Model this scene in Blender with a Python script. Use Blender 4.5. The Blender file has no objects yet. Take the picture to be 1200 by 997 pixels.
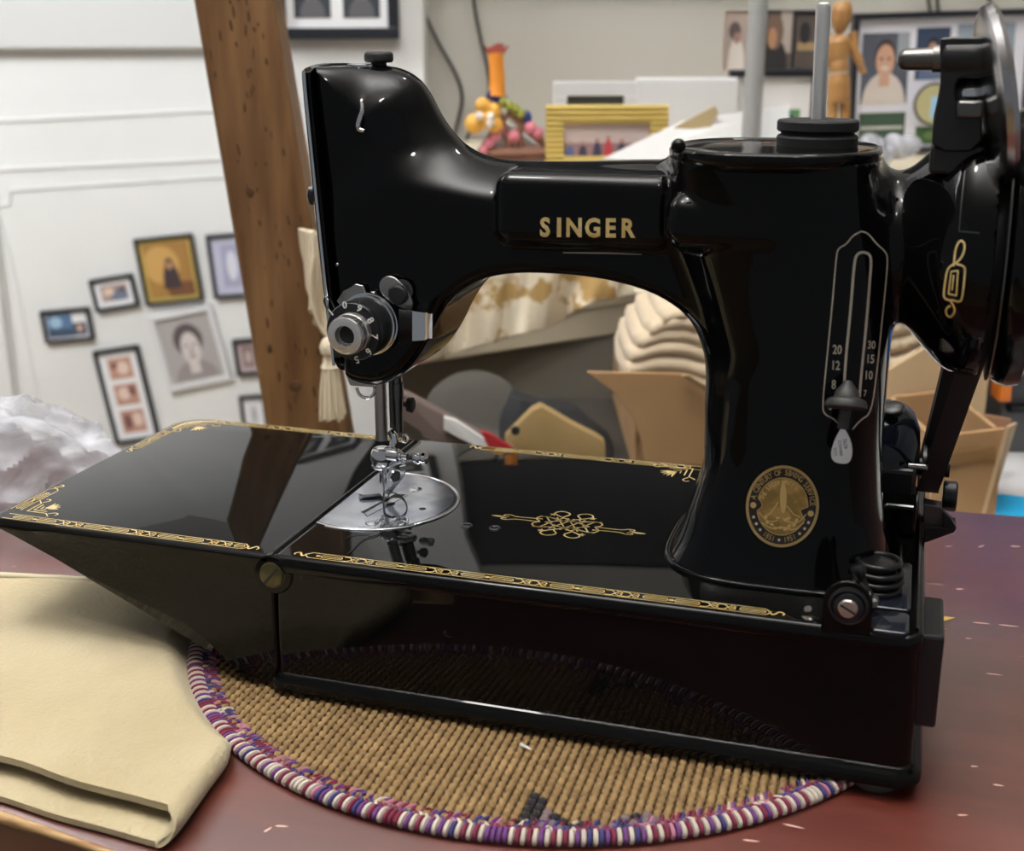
import bpy, math, random
import numpy as np
from mathutils import Vector, Matrix, Euler
random.seed(7)
PI = math.pi
SC = bpy.context.scene
COL = SC.collection

# ------------------------------------------------------------------ camera
CAM = np.array([239.087, -432.984, 267.623])          # millimetres
YAW, PITCH, ROLL, F = 0.3046, 0.2944, -0.0028, 1492.08
cam = bpy.data.cameras.new('camera')
cam.sensor_width = 36.0
cam.sensor_fit = 'HORIZONTAL'
cam.lens = 36.0 * F / 1200.0
cam.clip_start = 0.02
cam.dof.use_dof = True
cam.dof.focus_distance = 0.545
cam.dof.aperture_fstop = 13.0
camo = bpy.data.objects.new('camera', cam)
COL.objects.link(camo)
_cy, _sy, _cp, _sp = math.cos(YAW), math.sin(YAW), math.cos(PITCH), math.sin(PITCH)
FWD = np.array([-_sy * _cp, _cy * _cp, -_sp])
_r = np.array([_cy, _sy, 0.0])
_u = np.cross(_r, FWD)
RGT = math.cos(ROLL) * _r + math.sin(ROLL) * _u
UPV = -math.sin(ROLL) * _r + math.cos(ROLL) * _u
camo.matrix_world = Matrix(((RGT[0], UPV[0], -FWD[0], CAM[0] / 1000), (RGT[1], UPV[1], -FWD[1], CAM[1] / 1000),
                            (RGT[2], UPV[2], -FWD[2], CAM[2] / 1000), (0, 0, 0, 1)))
SC.camera = camo

# ------------------------------------------------------------------ world, exposure
w = bpy.data.worlds.new('world')
SC.world = w
w.use_nodes = True
w.node_tree.nodes['Background'].inputs[0].default_value = (0.90, 0.94, 1.0, 1)
w.node_tree.nodes['Background'].inputs[1].default_value = 0.2
SC.view_settings.view_transform = 'Standard'
SC.view_settings.look = 'None'
SC.view_settings.gamma = 1.0
SC.view_settings.use_curve_mapping = False
SC.view_settings.exposure = 0.0

FH = np.array([-_sy, _cy, 0.0])                       # horizontal forward axis of the room
RH = np.array([_cy, _sy, 0.0])                        # horizontal right axis of the room


def RF(xr, d, z):
    """room coordinates (right of the eye, in front of the eye, height) to world, millimetres"""
    return np.array([CAM[0], CAM[1], 0]) + xr * RH + d * FH + np.array([0, 0, z])


def ray(u, v):
    return FWD + (u - 600) / F * RGT - (v - 498.5) / F * UPV


def atZ(u, v, z=0.0):
    d = ray(u, v)
    return CAM + d * (z - CAM[2]) / d[2]


def atY(u, v, y):
    d = ray(u, v)
    return CAM + d * (y - CAM[1]) / d[1]


def atX(u, v, x):
    d = ray(u, v)
    return CAM + d * (x - CAM[0]) / d[0]


def atD(u, v, D):
    d = ray(u, v)
    return CAM + d * D / (d @ FH)


def room(p):
    q = np.array(p) - np.array([CAM[0], CAM[1], 0])
    return q @ RH, q @ FH, q[2]


# ------------------------------------------------------------------ lamps and fill lights
def area_light(name, xr, D, z, sx, sy, power, color=(1, 1, 1), rot=None):
    l = bpy.data.lights.new(name, 'AREA')
    l.shape = 'RECTANGLE'
    l.size, l.size_y, l.energy, l.color = sx, sy, power, color
    o = bpy.data.objects.new(name, l)
    p = RF(xr, D, z) / 1000
    o.location = p
    o.rotation_euler = rot if rot else (0, 0, YAW)
    COL.objects.link(o)
    return o


def bulb(name, xr, D, z, power, color=(1, .97, .93), r=0.05):
    l = bpy.data.lights.new(name, 'POINT')
    l.shadow_soft_size, l.energy, l.color = r, power, color
    o = bpy.data.objects.new(name, l)
    o.location = RF(xr, D, z) / 1000
    COL.objects.link(o)


area_light('left_wall_fill', -1500, 1250, 1500, 0.8, 0.6, 52, (0.96, 0.98, 1.0), (0.95, 0, YAW))  # fill light added to brighten the left wall evenly
area_light('ceiling_fill_light', -150, 450, 1250, 0.9, 0.5, 45, (1.0, 0.98, 0.95), (PI, 0, YAW))  # added upward fill: brightens the ceiling for soft bounce light
bulb('pendant_bulb', -420, 480, 1420, 12, (1, .98, .95), 0.07)
bulb('pendant_bulb', 420, 1150, 1420, 5, (1, .97, .92), 0.06)
bulb('pendant_bulb', 120, -350, 1420, 10, (1, .96, .9), 0.06)

# ------------------------------------------------------------------ materials
MATS = {}


def nt(m):
    return m.node_tree.nodes, m.node_tree.links


def mat(name, col, rough=0.5, metal=0.0, coat=0.0, spec=0.5, alpha=1.0, trans=0.0, noise=None, bump=None, sheen=0.0, emit=None):
    """noise=(colour2, scale, lo, hi, stretch); bump=(scale, strength, distance)"""
    if name in MATS:
        return MATS[name]
    m = bpy.data.materials.new(name)
    m.use_nodes = True
    N, L = nt(m)
    b = N['Principled BSDF']
    b.inputs['Base Color'].default_value = (*col, 1)
    b.inputs['Roughness'].default_value = rough
    b.inputs['Metallic'].default_value = metal
    b.inputs['Coat Weight'].default_value = coat
    b.inputs['Coat Roughness'].default_value = 0.03
    b.inputs['Specular IOR Level'].default_value = spec
    b.inputs['Alpha'].default_value = alpha
    b.inputs['Transmission Weight'].default_value = trans
    b.inputs['Sheen Weight'].default_value = sheen
    tc = N.new('ShaderNodeTexCoord')
    if noise:
        c2, sc, lo, hi, st = noise
        mp = N.new('ShaderNodeMapping')
        mp.inputs['Scale'].default_value = st
        L.new(tc.outputs['Object'], mp.inputs[0])
        n = N.new('ShaderNodeTexNoise')
        n.inputs['Scale'].default_value = sc
        n.inputs['Detail'].default_value = 6
        L.new(mp.outputs[0], n.inputs['Vector'])
        cr = N.new('ShaderNodeValToRGB')
        cr.color_ramp.elements[0].position = lo
        cr.color_ramp.elements[1].position = hi
        cr.color_ramp.elements[0].color = (*col, 1)
        cr.color_ramp.elements[1].color = (*c2, 1)
        L.new(n.outputs['Fac'], cr.inputs[0])
        L.new(cr.outputs[0], b.inputs['Base Color'])
    if bump:
        n2 = N.new('ShaderNodeTexNoise')
        n2.inputs['Scale'].default_value = bump[0]
        n2.inputs['Detail'].default_value = 4
        L.new(tc.outputs['Object'], n2.inputs['Vector'])
        bp = N.new('ShaderNodeBump')
        bp.inputs['Strength'].default_value = bump[1]
        bp.inputs['Distance'].default_value = bump[2]
        L.new(n2.outputs['Fac'], bp.inputs['Height'])
        L.new(bp.outputs[0], b.inputs['Normal'])
    MATS[name] = m
    return m


I3 = (1, 1, 1)
ENAMEL = mat('black_enamel', (0.0025, 0.0026, 0.003), 0.05, spec=0.22)
BEDEN = mat('black_bed_enamel', (0.003, 0.003, 0.003), 0.03, spec=0.22)
SATIN = mat('satin_black', (0.008, 0.008, 0.009), 0.33)
RUBBER = mat('black_rubber', (0.009, 0.009, 0.01), 0.6)
CHROME = mat('chrome', (0.74, 0.75, 0.77), 0.12, 1.0)
STEEL = mat('brushed_steel', (0.42, 0.41, 0.40), 0.28, 1.0, bump=(300, 0.1, 0.0002))
PLATE = mat('polished_plate', (0.72, 0.74, 0.79), 0.13, 1.0, noise=((0.45, 0.48, 0.56), 60, 0.45, 0.62, I3))
DARKST = mat('dark_steel', (0.16, 0.155, 0.15), 0.3, 1.0)
GOLD = mat('gold_decal', (0.72, 0.50, 0.16), 0.35, 0.35, noise=((0.9, 0.70, 0.33), 90, 0.4, 0.6, I3))
GOLDDIM = mat('worn_gold', (0.20, 0.125, 0.03), 0.5, 0.15, noise=((0.34, 0.21, 0.06), 220, 0.42, 0.6, I3))
SILVERD = mat('silver_decal', (0.50, 0.45, 0.36), 0.4, 0.3)
WHITED = mat('white_numeral', (0.75, 0.75, 0.72), 0.4)
BRASSD = mat('tarnished_brass', (0.10, 0.085, 0.04), 0.35, 0.8)
BRASS = mat('nickel_screw', (0.62, 0.52, 0.48), 0.3, 1.0)
TAG = mat('bright_steel_tag', (0.75, 0.77, 0.8), 0.3, 0.6)
PRINT = mat('engraved_print', (0.15, 0.15, 0.17), 0.6)


def table_mat():
    m = bpy.data.materials.new('worn_red_paint')
    m.use_nodes = True
    N, L = nt(m)
    b = N['Principled BSDF']
    tc = N.new('ShaderNodeTexCoord')
    n = N.new('ShaderNodeTexNoise'); n.inputs['Scale'].default_value = 9; n.inputs['Detail'].default_value = 5
    mp = N.new('ShaderNodeMapping'); mp.inputs['Scale'].default_value = (1, 6, 1)
    L.new(tc.outputs['Object'], mp.inputs[0]); L.new(mp.outputs[0], n.inputs['Vector'])
    cr = N.new('ShaderNodeValToRGB')
    cr.color_ramp.elements[0].position = 0.35; cr.color_ramp.elements[0].color = (0.085, 0.013, 0.007, 1)
    cr.color_ramp.elements[1].position = 0.7; cr.color_ramp.elements[1].color = (0.14, 0.024, 0.013, 1)
    L.new(n.outputs['Fac'], cr.inputs[0])
    # little chips running along the boards
    mp2 = N.new('ShaderNodeMapping'); mp2.inputs['Scale'].default_value = (28, 150, 1); mp2.inputs['Rotation'].default_value = (0, 0, -0.06)
    L.new(tc.outputs['Object'], mp2.inputs[0])
    n2 = N.new('ShaderNodeTexNoise'); n2.inputs['Scale'].default_value = 1.0; n2.inputs['Detail'].default_value = 3
    L.new(mp2.outputs[0], n2.inputs['Vector'])
    cr2 = N.new('ShaderNodeValToRGB')
    cr2.color_ramp.elements[0].position = 0.735; cr2.color_ramp.elements[0].color = (0, 0, 0, 1)
    cr2.color_ramp.elements[1].position = 0.765; cr2.color_ramp.elements[1].color = (1, 1, 1, 1)
    L.new(n2.outputs['Fac'], cr2.inputs[0])
    mx = N.new('ShaderNodeMixRGB'); mx.inputs[2].default_value = (0.52, 0.30, 0.17, 1)
    L.new(cr2.outputs[0], mx.inputs[0]); L.new(cr.outputs[0], mx.inputs[1])
    L.new(mx.outputs[0], b.inputs['Base Color'])
    b.inputs['Roughness'].default_value = 0.26
    b.inputs['Specular IOR Level'].default_value = 0.8
    b.inputs['Coat Weight'].default_value = 1.0
    b.inputs['Coat Roughness'].default_value = 0.36
    b.inputs['Coat IOR'].default_value = 1.6
    bp = N.new('ShaderNodeBump'); bp.inputs['Strength'].default_value = 0.12; bp.inputs['Distance'].default_value = 0.0006
    L.new(n.outputs['Fac'], bp.inputs['Height']); L.new(bp.outputs[0], b.inputs['Normal'])
    return m


TABLE = table_mat()
RAWWOOD = mat('bare_wood', (0.50, 0.32, 0.15), 0.6, noise=((0.30, 0.15, 0.06), 40, 0.4, 0.6, (1, 8, 1)))
BEAM = mat('brown_pine', (0.245, 0.13, 0.052), 0.42, noise=((0.13, 0.058, 0.02), 14, 0.35, 0.70, (5, 5, 0.5)), bump=(30, 0.2, 0.002))
KNOT = mat('dark_knot', (0.09, 0.04, 0.014), 0.6)
FELT = mat('cream_felt', (0.53, 0.45, 0.29), 0.95, noise=((0.43, 0.355, 0.21), 14, 0.35, 0.7, I3), bump=(420, 0.6, 0.0012), sheen=0.2)
STRAWA = mat('woven_straw', (0.30, 0.19, 0.08), 0.85, noise=((0.20, 0.12, 0.048), 160, 0.35, 0.65, I3), bump=(900, 0.4, 0.0006))
YARNS = [mat('white_yarn', (0.52, 0.45, 0.38), 0.9), mat('maroon_yarn', (0.17, 0.018, 0.045), 0.9), mat('purple_yarn', (0.13, 0.04, 0.17), 0.9),
         mat('navy_yarn', (0.04, 0.035, 0.14), 0.9), mat('pink_yarn', (0.42, 0.16, 0.24), 0.9)]
BLACKYARN = mat('black_yarn', (0.016, 0.013, 0.018), 0.9)
GREYYARN = mat('grey_purple_yarn', (0.17, 0.12, 0.13), 0.9)
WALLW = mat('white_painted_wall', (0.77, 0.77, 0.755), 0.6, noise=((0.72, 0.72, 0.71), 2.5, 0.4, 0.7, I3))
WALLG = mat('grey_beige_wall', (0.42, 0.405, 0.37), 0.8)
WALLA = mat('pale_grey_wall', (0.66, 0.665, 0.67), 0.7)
CEIL = mat('ceiling_paint', (0.78, 0.78, 0.77), 0.9)
FLOORM = mat('tan_floor', (0.33, 0.24, 0.13), 0.6, noise=((0.24, 0.165, 0.08), 12, 0.4, 0.6, (1, 9, 1)))
CREAMP = mat('cream_painted_board', (0.66, 0.59, 0.45), 0.55)
KRAFT = mat('brown_cardboard', (0.40, 0.24, 0.115), 0.85, noise=((0.36, 0.21, 0.095), 10, 0.4, 0.6, I3))
KRAFTL = mat('light_cardboard', (0.62, 0.44, 0.26), 0.85, noise=((0.56, 0.40, 0.23), 8, 0.4, 0.6, I3))
LINEN = mat('cream_linen', (0.58, 0.47, 0.33), 0.9, bump=(500, 0.3, 0.0006), sheen=0.2)
BROCADE = mat('embroidered_brocade', (0.84, 0.75, 0.58), 0.7, noise=((0.44, 0.28, 0.10), 34, 0.51, 0.58, (1, 1, 1)), bump=(40, 0.5, 0.004))
SILKC = mat('cream_silk', (0.72, 0.62, 0.45), 0.6)
BLACKF = mat('black_frame_lacquer', (0.012, 0.014, 0.02), 0.35)
WHITEF = mat('white_frame_paint', (0.68, 0.68, 0.69), 0.45)
GOLDF = mat('gilded_frame', (0.56, 0.42, 0.12), 0.42, 0.35)
MATB = mat('white_mount_board', (0.80, 0.80, 0.82), 0.8)
PAPER = mat('white_paper', (0.66, 0.66, 0.65), 0.75)
ENVEL = mat('tan_envelope', (0.46, 0.35, 0.19), 0.8)
MANNQ = mat('varnished_beech', (0.47, 0.25, 0.09), 0.4, noise=((0.37, 0.18, 0.06), 9, 0.4, 0.6, (1, 1, 6)))
GREYPOLE = mat('grey_plastic_tube', (0.33, 0.33, 0.32), 0.45)
CABLE = mat('black_cable', (0.02, 0.02, 0.022), 0.5)
GLASSP = mat('clear_crinkled_plastic', (0.93, 0.92, 0.90), 0.18, trans=0.75, bump=(60, 0.6, 0.004))
BLUEB = mat('blue_plastic', (0.012, 0.16, 0.55), 0.4)
GREYB = mat('dark_grey_plastic', (0.10, 0.10, 0.105), 0.5)
ORANGEB = mat('orange_plastic', (0.75, 0.20, 0.02), 0.5)
CYANM = mat('cyan_print', (0.02, 0.42, 0.78), 0.5)


def bag_mat():
    m = bpy.data.materials.new('thin_clear_polythene')
    m.use_nodes = True
    N, L = nt(m)
    b = N['Principled BSDF']
    b.inputs['Base Color'].default_value = (0.66, 0.67, 0.73, 1)
    b.inputs['Roughness'].default_value = 0.22
    tc = N.new('ShaderNodeTexCoord')
    n = N.new('ShaderNodeTexNoise'); n.inputs['Scale'].default_value = 22; n.inputs['Detail'].default_value = 5
    n.inputs['Distortion'].default_value = 1.2
    L.new(tc.outputs['Object'], n.inputs['Vector'])
    mr = N.new('ShaderNodeMapRange'); mr.inputs[1].default_value = 0.35; mr.inputs[2].default_value = 0.68
    mr.inputs[3].default_value = 0.30; mr.inputs[4].default_value = 0.85
    L.new(n.outputs['Fac'], mr.inputs[0]); L.new(mr.outputs[0], b.inputs['Alpha'])
    bp = N.new('ShaderNodeBump'); bp.inputs['Strength'].default_value = 0.8; bp.inputs['Distance'].default_value = 0.006
    L.new(n.outputs['Fac'], bp.inputs['Height']); L.new(bp.outputs[0], b.inputs['Normal'])
    return m


BAGM = bag_mat()


def flat(rgb, rough=0.55):
    return mat('print_%02x%02x%02x' % tuple(int(max(0, min(1, c)) * 255) for c in rgb), rgb, rough)


# ------------------------------------------------------------------ mesh building
def basis(axis):
    a = np.array(axis, float); a /= np.linalg.norm(a)
    t = np.array([0, 0, 1.0]) if abs(a[2]) < 0.9 else np.array([1.0, 0, 0])
    e1 = np.cross(t, a); e1 /= np.linalg.norm(e1)
    e2 = np.cross(a, e1)
    return e1, e2, a


class MB:
    def __init__(s):
        s.v, s.f, s.m = [], [], []

    def add(s, vs, fs, mi=0):
        o = len(s.v)
        s.v += [tuple(map(float, p)) for p in vs]
        s.f += [tuple(i + o for i in f) for f in fs]
        s.m += [mi] * len(fs)
        return s

    def box(s, c, size, rz=0, mi=0, rot=None):
        x, y, z = [k / 2 for k in size]
        P = [(-x, -y, -z), (x, -y, -z), (x, y, -z), (-x, y, -z), (-x, -y, z), (x, -y, z), (x, y, z), (-x, y, z)]
        R = (Euler(rot) if rot else Euler((0, 0, rz))).to_matrix()
        P = [np.array(R @ Vector(p)) + np.array(c) for p in P]
        return s.add(P, [(0, 3, 2, 1), (4, 5, 6, 7), (0, 1, 5, 4), (1, 2, 6, 5), (2, 3, 7, 6), (3, 0, 4, 7)], mi)

    def lathe(s, o, axis, prof, n=40, mi=0, sy=1.0):
        """prof: (t along axis, radius)"""
        e1, e2, a = basis(axis)
        o = np.array(o, float)
        V, Fc = [], []
        for t, r in prof:
            for k in range(n):
                q = 2 * PI * k / n
                V.append(o + a * t + r * (math.cos(q) * e1 + sy * math.sin(q) * e2))
        m = len(prof)
        for i in range(m - 1):
            for k in range(n):
                k2 = (k + 1) % n
                Fc.append((i * n + k, i * n + k2, (i + 1) * n + k2, (i + 1) * n + k))
        Fc.append(tuple(range(n))[::-1])
        Fc.append(tuple((m - 1) * n + k for k in range(n)))
        return s.add(V, Fc, mi)

    def cyl(s, p0, p1, r0, r1=None, n=24, mi=0):
        p0, p1 = np.array(p0, float), np.array(p1, float)
        L = np.linalg.norm(p1 - p0)
        return s.lathe(p0, p1 - p0, [(0, r0), (L, r0 if r1 is None else r1)], n, mi)

    def tube(s, pts, r, n=10, mi=0, smooth=0):
        P = [np.array(p, float) for p in pts]
        for _ in range(smooth):
            Q = [P[0]]
            for a, b in zip(P[:-1], P[1:]):
                Q += [a * .75 + b * .25, a * .25 + b * .75]
            P = Q + [P[-1]]
        rr = r if hasattr(r, '__len__') else [r] * len(P)
        if len(rr) != len(P):
            rr = np.interp(np.linspace(0, 1, len(P)), np.linspace(0, 1, len(rr)), rr)
        V, Fc = [], []
        e1 = None
        for i, p in enumerate(P):
            t = P[min(i + 1, len(P) - 1)] - P[max(i - 1, 0)]
            t = t / (np.linalg.norm(t) + 1e-9)
            if e1 is None:
                e1 = basis(t)[0]
            e1 = e1 - t * (e1 @ t); e1 /= np.linalg.norm(e1) + 1e-9
            e2 = np.cross(t, e1)
            for k in range(n):
                q = 2 * PI * k / n
                V.append(p + rr[i] * (math.cos(q) * e1 + math.sin(q) * e2))
        for i in range(len(P) - 1):
            for k in range(n):
                k2 = (k + 1) % n
                Fc.append((i * n + k, i * n + k2, (i + 1) * n + k2, (i + 1) * n + k))
        Fc.append(tuple(range(n))[::-1]); Fc.append(tuple((len(P) - 1) * n + k for k in range(n)))
        return s.add(V, Fc, mi)

    def ell(s, c, r, n=20, m=12, mi=0, rot=None):
        V, Fc = [], []
        R = np.array((Euler(rot) if rot else Euler((0, 0, 0))).to_matrix())
        for i in range(m + 1):
            th = PI * i / m
            for k in range(n):
                q = 2 * PI * k / n
                V.append(np.array(c) + R @ np.array([r[0] * math.sin(th) * math.cos(q), r[1] * math.sin(th) * math.sin(q), r[2] * math.cos(th)]))
        for i in range(m):
            for k in range(n):
                k2 = (k + 1) % n
                Fc.append((i * n + k, (i + 1) * n + k, (i + 1) * n + k2, i * n + k2))
        return s.add(V, Fc, mi)

    def rings(s, loops, cap=True, mi=0, closed=True):
        """loops: list of equal-length point loops"""
        n = len(loops[0]); V = [p for l in loops for p in l]; Fc = []
        for i in range(len(loops) - 1):
            for k in range(n if closed else n - 1):
                k2 = (k + 1) % n
                Fc.append((i * n + k, i * n + k2, (i + 1) * n + k2, (i + 1) * n + k))
        if cap:
            Fc.append(tuple(range(n))[::-1]); Fc.append(tuple((len(loops) - 1) * n + k for k in range(n)))
        return s.add(V, Fc, mi)

    def extrude(s, poly, h, mi=0):
        """poly: list of 3-D points, h: vector"""
        h = np.array(h, float); P = [np.array(p, float) for p in poly]
        return s.rings([P, [p + h for p in P]], True, mi)


def mesh_of(name, mb, mats, off=(0, 0, 0), smooth=35, merge=False):
    me = bpy.data.meshes.new(name)
    V = (np.array(mb.v, float) - np.array(off)) / 1000.0
    me.from_pydata([tuple(p) for p in V], [], mb.f)
    for m in (mats if isinstance(mats, (list, tuple)) else [mats]):
        me.materials.append(m)
    if len(set(mb.m)) > 1:
        me.polygons.foreach_set('material_index', mb.m)
    import bmesh
    bm = bmesh.new(); bm.from_mesh(me)
    if merge:
        bmesh.ops.remove_doubles(bm, verts=bm.verts, dist=1e-6)
    bmesh.ops.recalc_face_normals(bm, faces=bm.faces)
    bm.to_mesh(me); bm.free()
    if smooth:
        me.polygons.foreach_set('use_smooth', [True] * len(me.polygons))
        for p_ in me.polygons:
            if len(p_.vertices) > 12:
                p_.use_smooth = False
        if smooth < 180:
            me.set_sharp_from_angle(angle=math.radians(smooth))
    me.update()
    return me


def obj(name, mb, mats, parent=None, smooth=35, bevel=0, world=True, label=None, merge=False, seg=2):
    """ONE mesh object; coordinates in millimetres, in world space (world=True) or the parent's"""
    off = (0, 0, 0)
    if parent is not None and world:
        p = parent; off = np.zeros(3)
        while p is not None:
            off = off + np.array(p.location) * 1000
            p = p.parent
    elif parent is None:
        V = np.array(mb.v); off = np.array([(V[:, 0].min() + V[:, 0].max()) / 2, (V[:, 1].min() + V[:, 1].max()) / 2, V[:, 2].min()])
    me = mesh_of(name, mb, mats, off, smooth, merge)
    o = bpy.data.objects.new(name, me)
    COL.objects.link(o)
    if parent is not None:
        o.parent = parent
    else:
        o.location = [k / 1000 for k in off]
    if bevel:
        md = o.modifiers.new('bevel', 'BEVEL'); md.width = bevel / 1000; md.segments = seg; md.limit_method = 'ANGLE'
        md.angle_limit = math.radians(40)
    if label:
        o['label'] = label
    return o


def thing(name, label, cat, loc=(0, 0, 0), rot=(0, 0, 0), group=None):
    o = bpy.data.objects.new(name, None)
    o.empty_display_size = 0.02
    COL.objects.link(o)
    o.location = [float(k) / 1000 for k in loc]
    o.rotation_euler = rot
    o['label'] = label; o['category'] = cat
    if group:
        o['group'] = group
    return o


def tag(o, label, cat, group=None):
    o['label'] = label; o['category'] = cat
    if group:
        o['group'] = group
    return o


def struct(name, mb, m, smooth=0):
    o = obj(name, mb, m, smooth=smooth)
    o['kind'] = 'structure'
    return o


def roombox(x0, x1, d0, d1, z0, z1):
    P = [RF(x, d, z) for z in (z0, z1) for x, d in ((x0, d0), (x1, d0), (x1, d1), (x0, d1))]
    return MB().add(P, [(0, 3, 2, 1), (4, 5, 6, 7), (0, 1, 5, 4), (1, 2, 6, 5), (2, 3, 7, 6), (3, 0, 4, 7)])


def chaikin(P, it=2, closed=False):
    P = [np.array(p, float) for p in P]
    for _ in range(it):
        Q = []
        R = list(zip(P, P[1:] + P[:1])) if closed else list(zip(P[:-1], P[1:]))
        for a, b in R:
            Q += [a * .75 + b * .25, a * .25 + b * .75]
        P = Q if closed else [P[0]] + Q + [P[-1]]
    return P


# ================================================================== THE ROOM
FLOORZ, CEILZ = -740, 1650
struct('floor', roombox(-3200, 2600, -1500, 3100, FLOORZ - 20, FLOORZ), FLOORM)
struct('ceiling', roombox(-3200, 2600, -1500, 3100, CEILZ, CEILZ + 20), CEIL)
PIL_D = 1800
px0 = room(atD(314, 0, PIL_D))[0]
px1 = room(atD(495, 0, PIL_D))[0]
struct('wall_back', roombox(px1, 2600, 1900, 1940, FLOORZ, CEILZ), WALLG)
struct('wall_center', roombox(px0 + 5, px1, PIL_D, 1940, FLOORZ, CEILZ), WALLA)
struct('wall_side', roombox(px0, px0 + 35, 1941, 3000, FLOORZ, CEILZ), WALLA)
struct('wall_left', roombox(-3200, px0, 3000, 3040, FLOORZ, CEILZ), WALLW)  # mirror reflection of the opposite wall, built as a solid wall
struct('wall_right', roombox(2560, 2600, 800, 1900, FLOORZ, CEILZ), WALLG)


def wall_moulding(n, pts, r, d=3000):
    P = [atD(u, v, d - r * 0.4) for u, v in pts]
    m = MB()
    for a, b in zip(P[:-1], P[1:]):
        t = (b - a) / np.linalg.norm(b - a); s_ = np.cross(t, FH); s_ /= np.linalg.norm(s_)
        m.rings([[p - s_ * r, p - s_ * r * .5 - FH * r * .8, p + s_ * r * .5 - FH * r * .8, p + s_ * r, p + FH * r * .4] for p in (a - t * r * .3, b + t * r * .3)])
    return struct('trim_%d' % n, m, WALLW)


wall_moulding(1, [(-400, 58), (350, 53)], 9)
sz = atD(0, 56, 2960)[2]
struct('trim_7', roombox(-3200, px0, 2960, 2999, sz, CEILZ), mat('grey_soffit', (.60, .60, .59), .7))
wall_moulding(2, [(-400, 162), (350, 124)], 5)
wall_moulding(3, [(-400, 218), (350, 182)], 5)
wall_moulding(4, [(-400, 260), (-20, 243), (10, 240), (12, 223), (350, 201)], 4)
wall_moulding(5, [(-3, 250), (12, 300), (44, 462), (75, 700)], 4)
struct('trim_6', roombox(room(atD(-60, 300, 2980))[0], room(atD(-2, 300, 2980))[0], 2960, 2999, FLOORZ, 150), WALLW)

# ---- leaning timber side of the mirror frame
b0, b1 = 960, 1010
BT = [atD(355, 497, b0), atD(404, 497, b0)]


def post_pt(u, v, d):
    return atD(u, v, d)


m = MB()
sec = []
for u_l, u_r, v in ((311, 404, 500), (226, 320, 0), (141, 236, -500)):
    a, b = atD(u_l, v, b0), atD(u_r, v, b0)
    a2, b2 = a + FH * 45, b + FH * 45
    sec.append([a, b, b2, a2])
sec[0] = [p + 0 for p in sec[0]]
sec = [[p + (FLOORZ - sec[0][0][2]) / (sec[1][0][2] - sec[0][0][2]) * (q - p) for p, q in zip(sec[0], sec[1])]] + sec[1:]
m.rings(sec)
post = thing('mirror_stile', 'tall leaning brown timber mirror-frame side with dark flecks left of the sewing machine', 'post', atD(400, 700, b0) * [1, 1, 0] + [0, 0, FLOORZ])
obj('timber', m, BEAM, post, smooth=0, bevel=4)
m = MB()
for k in range(60):
    v = random.uniform(0, 490)
    uc = 272 + (v / 495) * 85 + random.gauss(2, 20)
    uc = max(236 + v * .172, min(308 + v * .172, uc))
    c = atD(uc, v, b0 - 0.6)
    m.ell(c, (random.uniform(.4, 1.0), .6, random.uniform(1.2, 5)), 8, 5, rot=(0, random.uniform(-.25, .1), YAW))
for (u, v, rx, rz) in ((293, 225, 3, 4), (346, 452, 5, 4.5), (316, 408, 2, 3.5)):
    m.ell(atD(u, v, b0 - 0.3), (rx, .7, rz), 14, 8, rot=(0, 0, YAW))
obj('knot', m, KNOT, post)['kind'] = 'stuff'


# ------------------------------------------------------------------ pictures
def photo_mb(w, h, shapes, cols, y0):
    """flat print: background plus flat shapes (kind,x,y,rx,ry,colour index[,rot]) in -1..1"""
    m = MB()
    m.add([(-w / 2, y0, -h / 2), (w / 2, y0, -h / 2), (w / 2, y0, h / 2), (-w / 2, y0, h / 2)], [(0, 1, 2, 3)], 0)
    k = 0
    for sh in shapes:
        kind, x, y, rx, ry, ci = sh[:6]
        k += 1
        yy = y0 - 0.12 * k
        if kind == 'e':
            P = [(x + rx * math.cos(a), y + ry * math.sin(a)) for a in np.linspace(0, 2 * PI, 22)[:-1]]
        elif kind == 's':      # shoulders: half ellipse
            P = [(x + rx * math.cos(a), y + ry * math.sin(a) ** .8) for a in np.linspace(0, PI, 14)]
        else:
            P = [(x - rx, y - ry), (x + rx, y - ry), (x + rx, y + ry), (x - rx, y + ry)]
        P = [(min(1, max(-1, a)) * w / 2, yy, min(1, max(-1, b)) * h / 2) for a, b in P]
        m.add(P, [tuple(range(len(P)))], ci)
    return m


def person_shapes(x, y, s, hair, skin, top, asp=1.0):
    return [('s', x, y - 1.9 * s, 1.15 * s, 1.3 * s, top), ('r', x, y - .75 * s, .2 * s, .35 * s, skin), ('e', x, y + .12 * s, .55 * s, .70 * s, hair),
            ('e', x, y, .43 * s, .58 * s, skin), ('e', x - .17 * s, y + .08 * s, .07 * s, .05 * s, hair), ('e', x + .17 * s, y + .08 * s, .07 * s, .05 * s, hair),
            ('e', x, y - .28 * s, .15 * s, .05 * s, hair)]


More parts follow.
